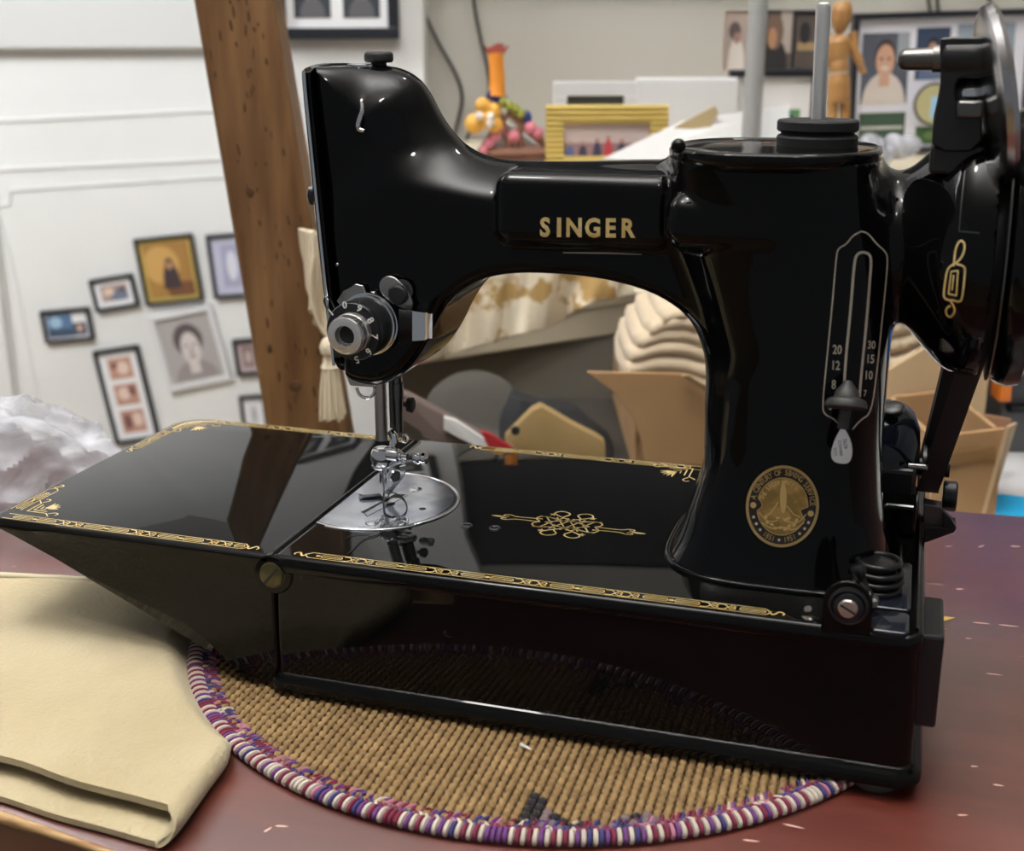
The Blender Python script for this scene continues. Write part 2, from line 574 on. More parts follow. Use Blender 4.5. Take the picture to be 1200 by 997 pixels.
def picture(name, label, u, v, w, h, D, roll=0, fw=6, frame=BLACKF, mount=None, mw=0, photos=(), depth=16, cat='picture frame', lean=0, group=None, ribs=False, rest=None):
    """framed picture centred on pixel (u, v); w, h in pixels; D depth in the room"""
    c = atD(u, v, D)
    s = ((c - CAM) @ FWD) / F
    W, H, fw, mw = w * s, h * s / math.cos(PITCH), fw * s, mw * s
    if rest is not None:
        c[2] = rest + H / 2 + .2
    t = thing(name, label, cat, c, (lean, -math.radians(roll), YAW), group)
    m = MB()
    for x0, x1, z0, z1 in ((-W / 2, W / 2, H / 2 - fw, H / 2), (-W / 2, W / 2, -H / 2, -H / 2 + fw), (-W / 2, -W / 2 + fw, -H / 2 + fw, H / 2 - fw), (W / 2 - fw, W / 2, -H / 2 + fw, H / 2 - fw)):
        m.box(((x0 + x1) / 2, 0, (z0 + z1) / 2), (x1 - x0, depth, z1 - z0))
    obj('frame', m, frame, t, smooth=0, bevel=0.8, world=False)
    if ribs:
        nr = 13
        for q in range(nr):
            z = -H / 2 + (q + .5) * H / nr
            hh = H / nr * .36
            for sx in (-1, 1):
                full = z > H / 2 - fw or z < -H / 2 + fw
                if full and sx == 1:
                    continue
                r_ = MB()
                x0, x1 = (-W / 2, W / 2) if full else ((-W / 2, -W / 2 + fw) if sx < 0 else (W / 2 - fw, W / 2))
                r_.lathe((x0 + .3, -depth / 2, z), (1, 0, 0), [(0, hh), (x1 - x0 - .6, hh)], 10)
                obj('rib', r_, GOLDF, t, world=False)
    bk = MB().box((0, depth * .25, 0), (W - 1, depth * .4, H - 1))
    obj('mount', bk, mount or MATB, t, smooth=0, world=False)
    iw, ih = W / 2 - fw, H / 2 - fw
    y0 = depth * .05 - .4
    for ph in photos:
        x, y, pw, phh, cols, shapes = ph
        p = photo_mb(2 * iw * pw, 2 * ih * phh, shapes, cols, 0)
        po = obj('photo', p, [flat(c) for c in cols], t, smooth=0, world=False)
        po.location = (x * iw / 1000, y0 / 1000, y * ih / 1000)
    return t


LW = 3000 - 9  # pictures seen in the mirror, built as real frames at this depth
gp = 'pictures reflected in the mirror'
skin, dark, cream_ = (0.62, 0.40, 0.30), (0.035, 0.03, 0.035), (0.66, 0.6, 0.55)
picture('picture_frame', 'black-framed blue photo, leftmost picture on the reflected white wall', 79, 381, 58, 37, LW, 5, 4, photos=[(-.35, 0, .6, .9, [(0.10, 0.19, 0.34), (0.35, 0.5, 0.65), (0.05, 0.08, 0.13)], [('e', -.3, .3, .5, .5, 1), ('r', 0, -.6, 1, .35, 2)]), (.55, -.35, .32, .5, [(0.07, 0.08, 0.12), skin], [('e', 0, .1, .4, .6, 1)])], group=None)
picture('picture_frame', 'small black-framed landscape print above and right of the blue photo', 134, 343, 52, 37, LW, 9, 4, mw=6, photos=[(0, 0, .72, .62, [(0.40, 0.30, 0.27), (0.16, 0.2, 0.28), (0.75, 0.55, 0.42), (0.12, 0.08, 0.07)], [('e', .3, -.3, .8, .7, 1), ('e', -.4, .2, .4, .5, 2), ('e', .6, .3, .3, .3, 3)])])
tt = picture('picture_frame', 'gilt painting of a seated dark figure in a gold and black frame', 198, 316, 69, 76, LW, 6, 3.5, mount=GOLDF, photos=[(0, 0, .86, .88, [(0.36, 0.19, 0.05), (0.55, 0.32, 0.10), (0.05, 0.03, 0.035), (0.55, 0.3, 0.17), (0.17, 0.07, 0.03)], [('e', -.3, .2, .8, .7, 1), ('e', .6, -.8, .8, .35, 4), ('s', .05, -.7, .38, .95, 2), ('e', .05, .22, .17, .22, 2), ('e', .05, .15, .10, .15, 3)])])
picture('picture_frame', 'dark grey framed pale picture partly hidden behind the timber mirror frame', 272, 311, 52, 72, LW, 4, 4, mount=mat('pale_lilac_mount', (0.50, 0.50, 0.62), .8), photos=[(0, 0, .55, .75, [(0.36, 0.36, 0.50), (0.66, 0.66, 0.74)], [('e', 0, 0, .5, .7, 1)])])
picture('picture_frame', 'white-framed grey portrait of a dark-haired woman, tilted on the reflected wall', 223, 408, 76, 88, LW, 11.5, 6, frame=WHITEF, mount=mat('grey_mount', (0.42, 0.40, 0.40), .8), photos=[(0, 0, .93, .94, [(0.40, 0.37, 0.36), (0.10, 0.08, 0.085), (0.62, 0.57, 0.55), (0.30, 0.26, 0.25), (0.25, 0.2, 0.2)], [('s', 0, -1.1, .85, .7, 3), ('r', 0, -.5, .2, .3, 2), ('e', 0, .28, .58, .52, 1), ('e', .02, .0, .38, .52, 2), ('e', -.14, .1, .09, .04, 4), ('e', .18, .1, .09, .04, 4), ('e', .02, -.26, .13, .05, 4), ('e', .02, -.08, .05, .10, 4)])])
tp = [(0.50, 0.28, 0.21), (0.75, 0.58, 0.5), (0.2, 0.09, 0.08)]
picture('picture_frame', 'tall black frame holding three baby photos in a column', 149, 463, 54, 110, LW, 8.5, 4.5, photos=[(0, .62, .62, .24, tp, [('e', .2, 0, .5, .6, 1), ('e', -.5, .3, .3, .3, 2)]), (0, .02, .62, .24, tp, [('e', -.2, .1, .5, .6, 1), ('e', .5, .3, .3, .5, 2)]), (0, -.6, .62, .26, tp, [('e', -.45, 0, .35, .7, 2), ('e', .4, .1, .4, .6, 1)])])
picture('picture_frame', 'small black-framed photo right of the woman portrait, beside the timber mirror frame', 291, 418, 32, 42, LW, 5, 4, mount=mat('dusty_pink_mount', (0.50, 0.40, 0.40), .8), photos=[(0, 0, .6, .7, [(0.25, 0.17, 0.16), (0.5, 0.4, 0.38)], [('e', 0, 0, .5, .6, 1)])])
picture('picture_frame', 'lowest small dark-framed white picture beside the timber mirror frame', 298, 486, 30, 46, LW, 4, 3.5, photos=[(0, 0, .4, .6, [(0.6, 0.6, 0.6), (0.4, 0.4, 0.42)], [('e', 0, 0, .5, .6, 1)])])
picture('picture_frame', 'large black collage frame hanging high on the pale wall above the machine', 391, -83, 148, 236, PIL_D - 9, 0, 13, mount=MATB,
        photos=[(sx * .48, sy, .36, .26, [(0.03, 0.035, 0.045), (0.25, 0.24, 0.24), (0.10, 0.10, 0.11)], [('e', 0, .1, .4, .5, 1), ('s', 0, -1, .7, .8, 2)]) for sx in (-1, 1) for sy in (-.64, 0, .64)])

picture('picture_frame', 'large unseen dark canvas added above the shelf to darken the bed reflection', 700, -330, 470, 560, 1886, 0, 10, mount=mat('added_dark_canvas', (.03, .03, .035), .8))  # added out of view so the bed top mirrors something dark

# curtain finial on the wall beside the machine head
m = MB()
c = atD(352, 178, PIL_D)
m.lathe(c, -FH, [(0, 8), (14, 8), (16, 15), (22, 17), (30, 16), (34, 9), (36, 4)], 24)
tag(obj('curtain_knob', m, CREAMP), 'round cream curtain knob on the pale wall beside the timber mirror frame', 'knob')


def cloth_grid(top, bot, D0, folds, nu=90, nv=36, amp=14, mats=None, sag=0):
    """draped fabric between two pixel curves"""
    tu = np.array(top, float); bu = np.array(bot, float)
    V, Fc = [], []
    st = np.linspace(0, 1, nu)

    def ev(C, t):
        d = np.r_[0, np.cumsum(np.hypot(*np.diff(C, axis=0).T))]; d /= d[-1]
        return np.array([np.interp(t, d, C[:, 0]), np.interp(t, d, C[:, 1])])
    for j in range(nv):
        q = j / (nv - 1)
        for i in range(nu):
            a = ev(tu, st[i]); b = ev(bu, st[i])
            p = a * (1 - q) + b * q
            x = st[i]
            f = sum(A * math.sin(k * x * 2 * PI + ph + sk * q) for k, A, ph, sk in folds)
            V.append(atD(p[0], p[1], D0 + amp * f * (.35 + .65 * q) + sag * math.sin(q * PI)))
    for j in range(nv - 1):
        for i in range(nu - 1):
            k = j * nu + i
            Fc.append((k, k + 1, k + 1 + nu, k + nu))
    return MB().add(V, Fc)


# ================================================================== SHELVES AND WHAT STANDS ON THEM
SH = 128.0   # upper shelf top
xs0 = room(atD(505, 190, 1300))[0]
UD0 = 1290
tag(obj('upper_shelf', roombox(xs0, 1300, UD0, 1899, SH - 24, SH), CREAMP, smooth=0, bevel=2), 'long cream wall shelf behind the machine arm carrying frames and figurines', 'shelf')
# lower oblique board
A_ = atD(452, 436, 1235); B_ = atD(880, 366, 1500)
zt = -14
sl = MB()
Af, Bf = np.array([A_[0], A_[1], 0]), np.array([B_[0], B_[1], 0])
dirn = (Bf - Af) / np.linalg.norm(Bf - Af)
back = np.array([-dirn[1], dirn[0], 0])
backA = FH * 300 + RH * -20
sl.add([Af + [0, 0, -48], Bf + [0, 0, -48], Bf + FH * 300 + [0, 0, -48], Af + backA + [0, 0, -48], Af + [0, 0, zt], Bf + [0, 0, zt], Bf + FH * 300 + [0, 0, zt], Af + backA + [0, 0, zt]],
       [(0, 3, 2, 1), (4, 5, 6, 7), (0, 1, 5, 4), (1, 2, 6, 5), (2, 3, 7, 6), (3, 0, 4, 7)])
ls = thing('lower_shelf', 'slanting cream shelf board seen through the arch of the machine', 'shelf', (Af + Bf) / 2 + back * 160)
obj('board', sl, CREAMP, ls, smooth=0, bevel=2)
e_ = MB().add([Af + [0, 0, zt] - back * 4, Bf + [0, 0, zt] - back * 4, Bf + [0, 0, zt] + back * 8, Af + [0, 0, zt] + back * 8,
               Af + [0, 0, zt + 9] - back * 4, Bf + [0, 0, zt + 9] - back * 4, Bf + [0, 0, zt + 9] + back * 8, Af + [0, 0, zt + 9] + back * 8],
              [(0, 3, 2, 1), (4, 5, 6, 7), (0, 1, 5, 4), (1, 2, 6, 5), (2, 3, 7, 6), (3, 0, 4, 7)])
obj('edge_strip', e_, CREAMP, ls, smooth=0, bevel=1.5)
for t_ in (0.08, .92):
    p = Af + (Bf - Af) * t_ + FH * 200
    obj('leg', MB().box((p[0], p[1], (FLOORZ - 48) / 2), (26, 26, -48 - FLOORZ)), CREAMP, ls, smooth=0)

P_ = [Af + FH * 45 + [0, 0, -390], Bf + FH * 45 + RH * 160 + [0, 0, -390], Bf + FH * 45 + RH * 160 + [0, 0, -49], Af + FH * 45 + [0, 0, -49]]
obj('back_panel', MB().extrude(P_, FH * 12), mat('grey_brown_panel', (.20, .185, .16), .8), ls, smooth=0)  # shade beneath the shelf is put into the panel's grey-brown

# embroidered cloth draped over the lower shelf
fab = thing('embroidered_cloth', 'cream and gold embroidered fabric draped behind the machine head', 'fabric', atD(560, 430, 1200))
g1 = cloth_grid([(350, 262), (400, 268), (470, 285), (540, 296), (620, 300), (700, 312), (790, 322)],
                [(362, 352), (380, 404), (430, 436), (500, 424), (575, 402), (640, 384), (700, 352), (790, 336)], 1190,
                [(7, .6, 0, 1.5), (13, .35, 1, -2), (4, .7, 2, .5), (23, .15, 0, 3)], amp=13)
o = obj('drape', g1, BROCADE, fab, smooth=180)
sd = o.modifiers.new('solid', 'SOLIDIFY'); sd.thickness = 0.002
g2 = cloth_grid([(352, 268), (372, 272), (396, 285)], [(358, 336), (376, 390), (404, 408)], 935, [(2, .7, 0, 1), (5, .3, 1, 1)], nu=30, nv=24, amp=6)
o = obj('cream_fold', g2, SILKC, fab, smooth=180, label='plain cream lining fold with rolled edge')
sd = o.modifiers.new('solid', 'SOLIDIFY'); sd.thickness = 0.004
ts = MB()
tc_ = atD(386, 418, 930)
ts.lathe(tc_ + [0, 0, 10], (0, 0, -1), [(-6, 1.6), (-3, 5), (2, 7.2), (7, 6.4), (9, 4.4), (11.5, 5.2), (14, 5), (18, 7)], 20)
for k in range(46):
    a = k * 2.399; r = math.sqrt((k + .5) / 46) * 7
    p = tc_ + np.array([math.cos(a) * r * .8, math.sin(a) * r * .8, -8])
    q = tc_ + np.array([math.cos(a) * r * 1.5, math.sin(a) * r * 1.5, -46 + random.uniform(-4, 3)])
    ts.tube([p, (p * .5 + q * .5) + [random.uniform(-1, 1), 0, 0], q], 1.2, 5)
obj('tassel', ts, SILKC, fab, label='cream silk tassel')
ts = MB().tube([atD(368, 300, 928), atD(362, 340, 928), atD(372, 380, 928), tc_ + [0, 0, 14]], 1.4, 8, smooth=2)
obj('tassel_cord', ts, SILKC, fab)
# dark underside shown at right of cloth
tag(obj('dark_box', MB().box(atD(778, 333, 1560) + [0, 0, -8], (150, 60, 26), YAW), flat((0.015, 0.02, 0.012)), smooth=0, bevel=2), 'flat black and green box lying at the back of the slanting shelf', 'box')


# cables hanging on the wall
def cable(pts, D, label, r=2.6):
    P = [atD(u, v, D) for u, v in pts]
    tag(obj('cable', MB().tube(P, r, 8, smooth=3), CABLE, smooth=180), label, 'cable')


cable([(481, -30), (490, 0), (512, 48), (537, 90), (543, 115), (537, 140), (530, 168), (526, 200)], 1886, 'thin black cable hanging on the wall nearest the wall corner')
cable([(552, -30), (556, 10), (564, 50), (573, 85), (574, 112), (558, 138), (545, 165), (543, 200)], 1880, 'black cable hanging just behind the orange giraffe neck')
cable([(1086, -120), (1086, -20), (1089, 8), (1092, 22)], 1870, 'left of two short black cables above the photo collage frame')
cable([(1098, -120), (1097, -20), (1099, 6), (1100, 22)], 1872, 'right of two short black cables above the photo collage frame')
cable([(1150, -100), (1155, -10), (1163, 8), (1168, 25)], 1868, 'black cable hanging above the handwheel at the right')

# ---- giraffe ark figurine
fg = thing('ark_figurine', 'small toy ark house with orange giraffe, golden monkey and striped roof beams', 'figurine', (atD(600, 188, 1420) * [1, 1, 0] + [0, 0, SH]))


def aD(u, v, d=1420):
    return atD(u, v, d)


orange = mat('orange_clay', (0.75, 0.27, 0.03), .5)
redb = mat('red_brown_clay', (0.28, 0.05, 0.03), .6)
navy = mat('navy_clay', (0.02, 0.04, 0.22), .5)
olive = mat('olive_clay', (0.28, 0.30, 0.05), .5)
ochre = mat('ochre_clay', (0.72, 0.38, 0.06), .5)
pinkc = mat('pink_clay', (0.55, 0.17, 0.22), .6)
woodc = mat('brown_clay', (0.22, 0.10, 0.06), .6)
whitec = mat('white_clay', (0.75, 0.70, 0.66), .6)
obj('giraffe_neck', MB().tube([aD(582, 112), aD(583, 96), aD(582, 80), aD(581, 62)], [10, 8.5, 8, 8.5], 14, smooth=2), orange, fg)
m = MB()
for k in range(11):
    a = k / 10 * 2 - 1
    m.tube([aD(581 + a * 5, 66), aD(581 + a * 9, 60), aD(582 + a * 14, 52 + abs(a) * 3 + random.uniform(-3, 3))], [3, 2.6, 1], 6)
obj('tuft', m, redb, fg)
m = MB().tube([aD(572, 108), aD(585, 116), aD(592, 120)], 7, 10, smooth=1)
obj('scarf', m, navy, fg)
m = MB()
for i, (u, v) in enumerate(((590, 120), (597, 124), (604, 128), (611, 133))):
    m.ell(aD(u, v, 1415), (5, 5, 6), 12, 8)
obj('scarf_band', m, olive, fg)
obj('scarf_end', MB().ell(aD(617, 138), (6, 5, 8), 12, 8), navy, fg)
m = MB()
for u, v, r in ((566, 124, 9), (556, 145, 11), (578, 130, 9), (580, 146, 9), (570, 140, 10)):
    m.ell(aD(u, v, 1412), (r, r * .8, r), 14, 9)
obj('monkey', m, ochre, fg)
m = MB()
for u, v in ((562, 136), (575, 137), (574, 145)):
    m.ell(aD(u, v, 1403), (4.5, 4, 5), 10, 7)
obj('monkey_face', m, whitec, fg)
m = MB()
for a, b in (((592, 135), (562, 180)), ((595, 130), (645, 176)), ((587, 140), (600, 178)), ((604, 150), (612, 172)), ((612, 148), (596, 172))):
    m.tube([aD(*a), aD(*b)], 4.5, 8)
m.tube([aD(560, 180), aD(645, 178)], 7, 8)
obj('roof_beam', m, woodc, fg)
base = MB().extrude([aD(590, 142, 1432), aD(644, 180, 1432), aD(646, 189, 1432), aD(562, 189, 1432), aD(560, 178, 1432)], FH * 30)
obj('gable', base, whitec, fg, smooth=0)
m = MB()
for u, v, r in ((585, 150, 6), (580, 160, 6), (573, 168, 6), (567, 176, 5), (622, 150, 7), (630, 156, 7), (602, 160, 7)):
    m.ell(aD(u, v, 1414), (r, r * .7, r), 10, 7)
obj('flower', m, pinkc, fg)
bz = aD(600, 188, 1435)
obj('base', MB().box((bz[0], bz[1], SH + 4), (80, 60, 8), YAW), woodc, fg, smooth=0)

# ---- frames on the upper shelf
picture('picture_frame', 'ribbed gold picture frame with a group photo, standing behind the machine arm', 711, 156, 143, 76, 1380, 0, 21, frame=GOLDF, depth=12, ribs=True, rest=SH + 1.5,
        photos=[(0, 0, 1, 1, [(0.30, 0.18, 0.19), (0.05, 0.05, 0.10), (0.50, 0.05, 0.07), (0.40, 0.24, 0.18), (0.10, 0.14, 0.32), (0.52, 0.42, 0.42)],
                 [('r', 0, .4, 1, .6, 5)] + sum([[('s', x, -1.2, .10, 1.0 + hh, c), ('e', x, -.12 + hh, .055, .13, 3)] for x, hh, c in ((-.85, -.1, 4), (-.55, -.1, 1), (-.22, .1, 1), (.04, .25, 2), (.35, .05, 1), (.6, -.2, 4), (.85, -.1, 1))], []))])
picture('picture_frame', 'white wide-edged frame behind the ribbed gold frame', 697, 142, 98, 94, 1470, 0, 16, frame=WHITEF, depth=16, rest=SH,
        photos=[(0, 0, 1, 1, [(0.12, 0.13, 0.12), (0.30, 0.30, 0.22)], [('e', 0, .2, .7, .4, 1)])])
tag(obj('white_box', MB().box(atD(803, 146, 1520), (118, 26, 106), YAW), WHITEF, smooth=0, bevel=3), 'plain white square box behind the ribbed gold frame', 'box')
# mat board / paper leaning, envelope
m = MB()
P = [atD(706, 186, 1330), atD(800, 141, 1370), atD(925, 123, 1372), atD(925, 196, 1330)]
m.extrude(P, np.array([0, 0, -3.0]) + FH * 3)
tag(obj('paper_sheet', m, PAPER, smooth=0), 'sheet of white board leaning across the shelf just behind the spool pin', 'paper')
m = MB()
P = [atD(770, 160, 1362), atD(838, 124, 1362), atD(842, 132, 1362), atD(832, 150, 1362), atD(780, 172, 1362)]
m.extrude(P, FH * 4)
tag(obj('envelope', m, ENVEL, smooth=0), 'crumpled tan envelope tucked behind the white board', 'envelope')
m = MB().tube([atD(897, -260, 1330), atD(889, 0, 1330), atD(880, 163, 1330), atD(878, 200, 1330)], 9.5, 20)
pl = tag(obj('grey_pole', m, GREYPOLE, smooth=60), 'slanted grey tube rising behind the top of the machine', 'pole')

sep = [(0.07, 0.055, 0.05), (0.55, 0.47, 0.42), (0.30, 0.20, 0.14), (0.02, 0.018, 0.02)]
picture('photo_print', 'pale vintage photo print standing left of the grey pole', 862, 48, 30, 66, 1600, 0, 1, frame=flat((.5, .42, .36)), depth=5, cat='photo',
        photos=[(0, 0, 1, 1, [(0.40, 0.32, 0.27), (0.72, 0.66, 0.6), (0.1, 0.07, 0.07), (.35, .2, .17)], [('s', .1, -1, .7, 1.1, 1), ('e', -.1, .35, .5, .3, 2), ('e', .1, .1, .3, .2, 3)])])
picture('photo_print', 'dark photo print of a long-haired woman, right of the grey pole', 905, 48, 48, 66, 1602, 0, 1, frame=flat((.06, .05, .05)), depth=5, cat='photo',
        photos=[(0, 0, 1, 1, [(0.10, 0.08, 0.07), (0.02, 0.018, 0.02), (0.42, 0.22, 0.12), (0.16, 0.10, 0.07), (.4, .34, .3)], [('r', .7, .3, .3, .7, 4), ('s', .1, -1, .7, 1.1, 1), ('e', .1, .3, .45, .6, 3), ('e', 0, .1, .22, .35, 2)])])
picture('photo_print', 'narrow dark photo print between the grey pole and the wooden mannequin', 948, 48, 42, 66, 1604, 0, 4, depth=6, cat='photo',
        photos=[(0, 0, 1, 1, [(0.09, 0.07, 0.06), (0.36, 0.24, 0.12), (0.02, 0.02, 0.02)], [('r', 0, -.2, .8, .15, 1), ('e', -.3, .3, .4, .4, 2)])])
picture('picture_frame', 'black picture frame with a photo of two smiling faces beneath the dark prints', 905, 128, 105, 100, 1540, 0, 8, depth=14, mw=5, rest=SH,
        photos=[(.12, -.45, .62, .62, [(0.12, 0.25, 0.12), (0.02, 0.30, 0.16), (0.60, 0.33, 0.25), (0.07, 0.04, 0.03), (.4, .3, .2)],
                 [('r', -.7, .6, .3, .4, 4), ('e', .4, .7, .35, .25, 1)] + [('e', -.45, .3, .38, .5, 3), ('e', -.45, .12, .34, .46, 2), ('e', .40, .38, .42, .5, 3), ('e', .40, .15, .38, .5, 2), ('r', -.45, -.7, .5, .4, 3), ('e', .4, -.05, .16, .07, 3), ('e', -.45, -.05, .14, .06, 3)])])
# collage
boy = [(0.08, 0.09, 0.12), (0.62, 0.55, 0.50), (0.55, 0.32, 0.22), (0.05, 0.03, 0.03), (0.30, 0.33, 0.36)]
picture('picture_frame', 'large black collage frame of family photos behind the wooden mannequin', 1100, 105, 210, 153, 1620, 1.5, 7, rest=SH + 3, frame=BLACKF, mount=mat('lilac_white_mount', (0.72, 0.72, 0.80), .8), depth=16,
        photos=[(-.66, .24, .28, .55, boy, [('r', .75, .6, .25, .4, 4), ('s', 0, -1.25, .95, 1.15, 1), ('r', 0, -.25, .22, .25, 2), ('e', 0, .32, .46, .52, 3), ('e', 0, .22, .40, .46, 2), ('e', -.16, .28, .07, .04, 3), ('e', .16, .28, .07, .04, 3), ('e', 0, .02, .17, .06, 1)]),
                (-.10, .45, .20, .40, [(0.03, 0.05, 0.10), (0.45, 0.27, 0.2), (0.12, .16, .26), (.02, .02, .03)], [('s', 0, -1, .8, .9, 2), ('e', 0, .15, .4, .5, 3), ('e', 0, 0, .32, .45, 1)]),
                (.52, .55, .34, .34, [(0.25, 0.30, 0.36), (0.45, 0.45, 0.42)], [('e', 0, 0, .5, .6, 1)]),
                (-.66, -.68, .28, .24, [(0.04, 0.08, 0.05), (0.5, 0.5, 0.45)], [('r', 0, 0, .9, .1, 1)]),
                (-.05, -.82, .2, .14, [(0.05, 0.14, 0.05), (0.2, 0.3, 0.1)], [('e', 0, 0, .5, .5, 1)])])
m = MB()
cc = atD(1095, 122, 1600)
m.lathe(cc, -FH, [(0, 26), (1.5, 26)], 32)
ro = thing('round_photo', 'small round photo of a figure in blue set on the collage mount', 'photo', cc)
obj('rim', m, flat((.05, .05, .06)), ro)
obj('print', MB().lathe(cc - FH * 1.5, -FH, [(0, 23), (.8, 23)], 32), flat((.42, .38, .20)), ro)
obj('figure', MB().box(cc - FH * 2.8 + [0, 0, -4], (9, 1, 26), YAW), flat((.25, .5, .75)), ro)

# ---- wooden mannequin
mq = thing('wooden_mannequin', 'jointed wooden artist mannequin with raised arm standing beside the spool pin', 'mannequin', atD(984, 188, 1450) * [1, 1, 0] + [0, 0, SH])


def mD(u, v, d=1450):
    return atD(u, v, d)


def limb(name, pts, rads, n=14):
    obj(name, MB().tube([mD(*p) for p in pts], rads, n, smooth=2), MANNQ, mq, smooth=60)


obj('head', MB().tube([mD(987, 1), mD(987, 6), mD(986.5, 14), mD(985.5, 24), mD(984, 33), mD(983, 38)], [5, 9.5, 11.5, 10.5, 7, 4], 18, smooth=2), MANNQ, mq, smooth=60)
limb('neck', [(983, 36), (982, 46)], [3.5, 4])
limb('chest', [(981, 42), (981, 50), (982, 62), (983, 72)], [9, 14, 13, 8])
limb('waist', [(983, 70), (983, 78), (983, 84)], [9, 11, 10])
limb('hips', [(983, 86), (983, 96), (983, 110), (982, 120)], [10.5, 12.5, 12.5, 11])
limb('leg', [(976, 116), (976, 130), (975, 150), (975, 176)], [6.3, 6, 5, 4])
limb('leg', [(990, 116), (990, 130), (991, 150), (991, 176)], [6.3, 6, 5, 4])
for u in (975, 991):
    p = mD(u, 186, 1446)
    obj('foot', MB().box((p[0], p[1], SH + 6), (13, 26, 12), YAW), MANNQ, mq, bevel=2)
    obj('shin', MB().cyl(mD(u, 172), (mD(u, 186)[0], mD(u, 186)[1], SH + 10), 4.5, 4), MANNQ, mq)
limb('upper_arm', [(995, 50), (1002, 62), (1008, 74)], [5.5, 5.2, 4.5])
limb('forearm', [(1008, 76), (1012, 86), (1014, 60), (1000, 38)][:2], [4.2, 3.8])
limb('raised_arm', [(1000, 58), (1001, 48), (999, 37)], [5, 4.5, 5])
limb('upper_arm', [(972, 52), (968, 64), (968, 78)], [5.5, 5, 4.2])

# ---- crinkled clear plastic by the mannequin
m = MB()
c = atD(1042, 172, 1400)
for i in range(7):
    m.ell(c + np.array([random.uniform(-22, 22), random.uniform(-12, 12), random.uniform(-14, 8)]), (random.uniform(14, 24), random.uniform(9, 14), random.uniform(8, 15)), 12, 8, rot=(random.uniform(-1, 1), random.uniform(-.5, .5), random.uniform(0, 3)))
zmin = min(v[2] for v in m.v)
m.v = [(a, b, z + (SH - zmin)) for a, b, z in m.v]
tag(obj('clear_wrap', m, BAGM, smooth=50), 'crumpled clear plastic wrap behind the right of the machine top', 'plastic wrap')

# ================================================================== LOW CABINET BEHIND THE TABLE
CT = -80.0
cab = thing('low_cabinet', 'low white cabinet behind the right end of the red table', 'cabinet', RF(500, 1000, FLOORZ))
obj('body', roombox(232, 900, 880, 1290, FLOORZ, CT - 18), CREAMP, cab, smooth=0)
obj('top', roombox(226, 915, 865, 1295, CT - 18, CT), WHITEF, cab, smooth=0, bevel=2)
bench = thing('dark_bench', 'low dark bench behind the table seen through the arch', 'bench', RF(30, 1050, FLOORZ))
DKB = mat('dark_bench_paint', (.035, .03, .026), .7)
obj('seat', roombox(-72, 222, 875, 1245, CT - 22, CT), DKB, bench, smooth=0, bevel=2)
for x_ in (-60, 180):
    for d_ in (890, 1215):
        obj('leg', roombox(x_, x_ + 24, d_, d_ + 24, FLOORZ, CT - 22), DKB, bench, smooth=0)


def clampz(P, z=CT + .3):
    return [np.array([p[0], p[1], max(p[2], z)]) for p in P]


def open_box(name, label, pts_front, D, depth, m, zb=CT, flap=None):
    """cardboard box: pts_front = top-left, top-right pixels at depth D"""
    a = room(atD(*pts_front[0], D)); b = room(atD(*pts_front[1], D))
    x0, x1 = a[0], b[0]; z0, z1 = a[2], b[2]
    t = thing(name, label, 'box', RF((x0 + x1) / 2, D + depth / 2, zb))
    th = 4

    def panel(nm, q0, q1, za, zb2):
        q0, q1 = np.array(q0, float), np.array(q1, float)
        d = (q1 - q0) / np.linalg.norm(q1 - q0); n = np.array([-d[1], d[0]]) * th
        P = [RF(*q0, zb), RF(*q1, zb), RF(*q1, zb2), RF(*q0, za)]
        h = RF(*(q0 + n), 0) - RF(*q0, 0)
        obj(nm, MB().extrude(P, h), m, t, smooth=0, bevel=.6)
    panel('side_panel', (x0, D), (x1, D), z0, z1)
    panel('side_panel', (x0, D + depth), (x1, D + depth), z0, z1)
    panel('side_panel', (x0, D + th), (x0, D + depth), z0, z0)
    panel('side_panel', (x1 - th, D + th), (x1 - th, D + depth), z1, z1)
    return t, x0, x1, z0, z1


# box seen through the arch
t, x0, x1, z0, z1 = open_box('cardboard_box', 'brown cardboard box with a lifted flap holding folded cloth, seen through the arch', [(752, 470), (862, 478)], 1000, 240, KRAFT)
P = [atD(688, 436, 990), atD(800, 438, 990), atD(858, 472, 990), atD(858, 545, 990), atD(755, 545, 990), atD(752, 520, 990), atD(742, 490, 990), atD(722, 462, 990)]
obj('flap', MB().extrude(clampz(P), FH * 4), KRAFT, t, smooth=0, bevel=.6)
P = [atD(798, 439, 986), atD(806, 438, 980), atD(845, 462, 982), atD(850, 474, 986)]
obj('flap_edge', MB().extrude(P, -FH * 3), KRAFTL, t, smooth=0)


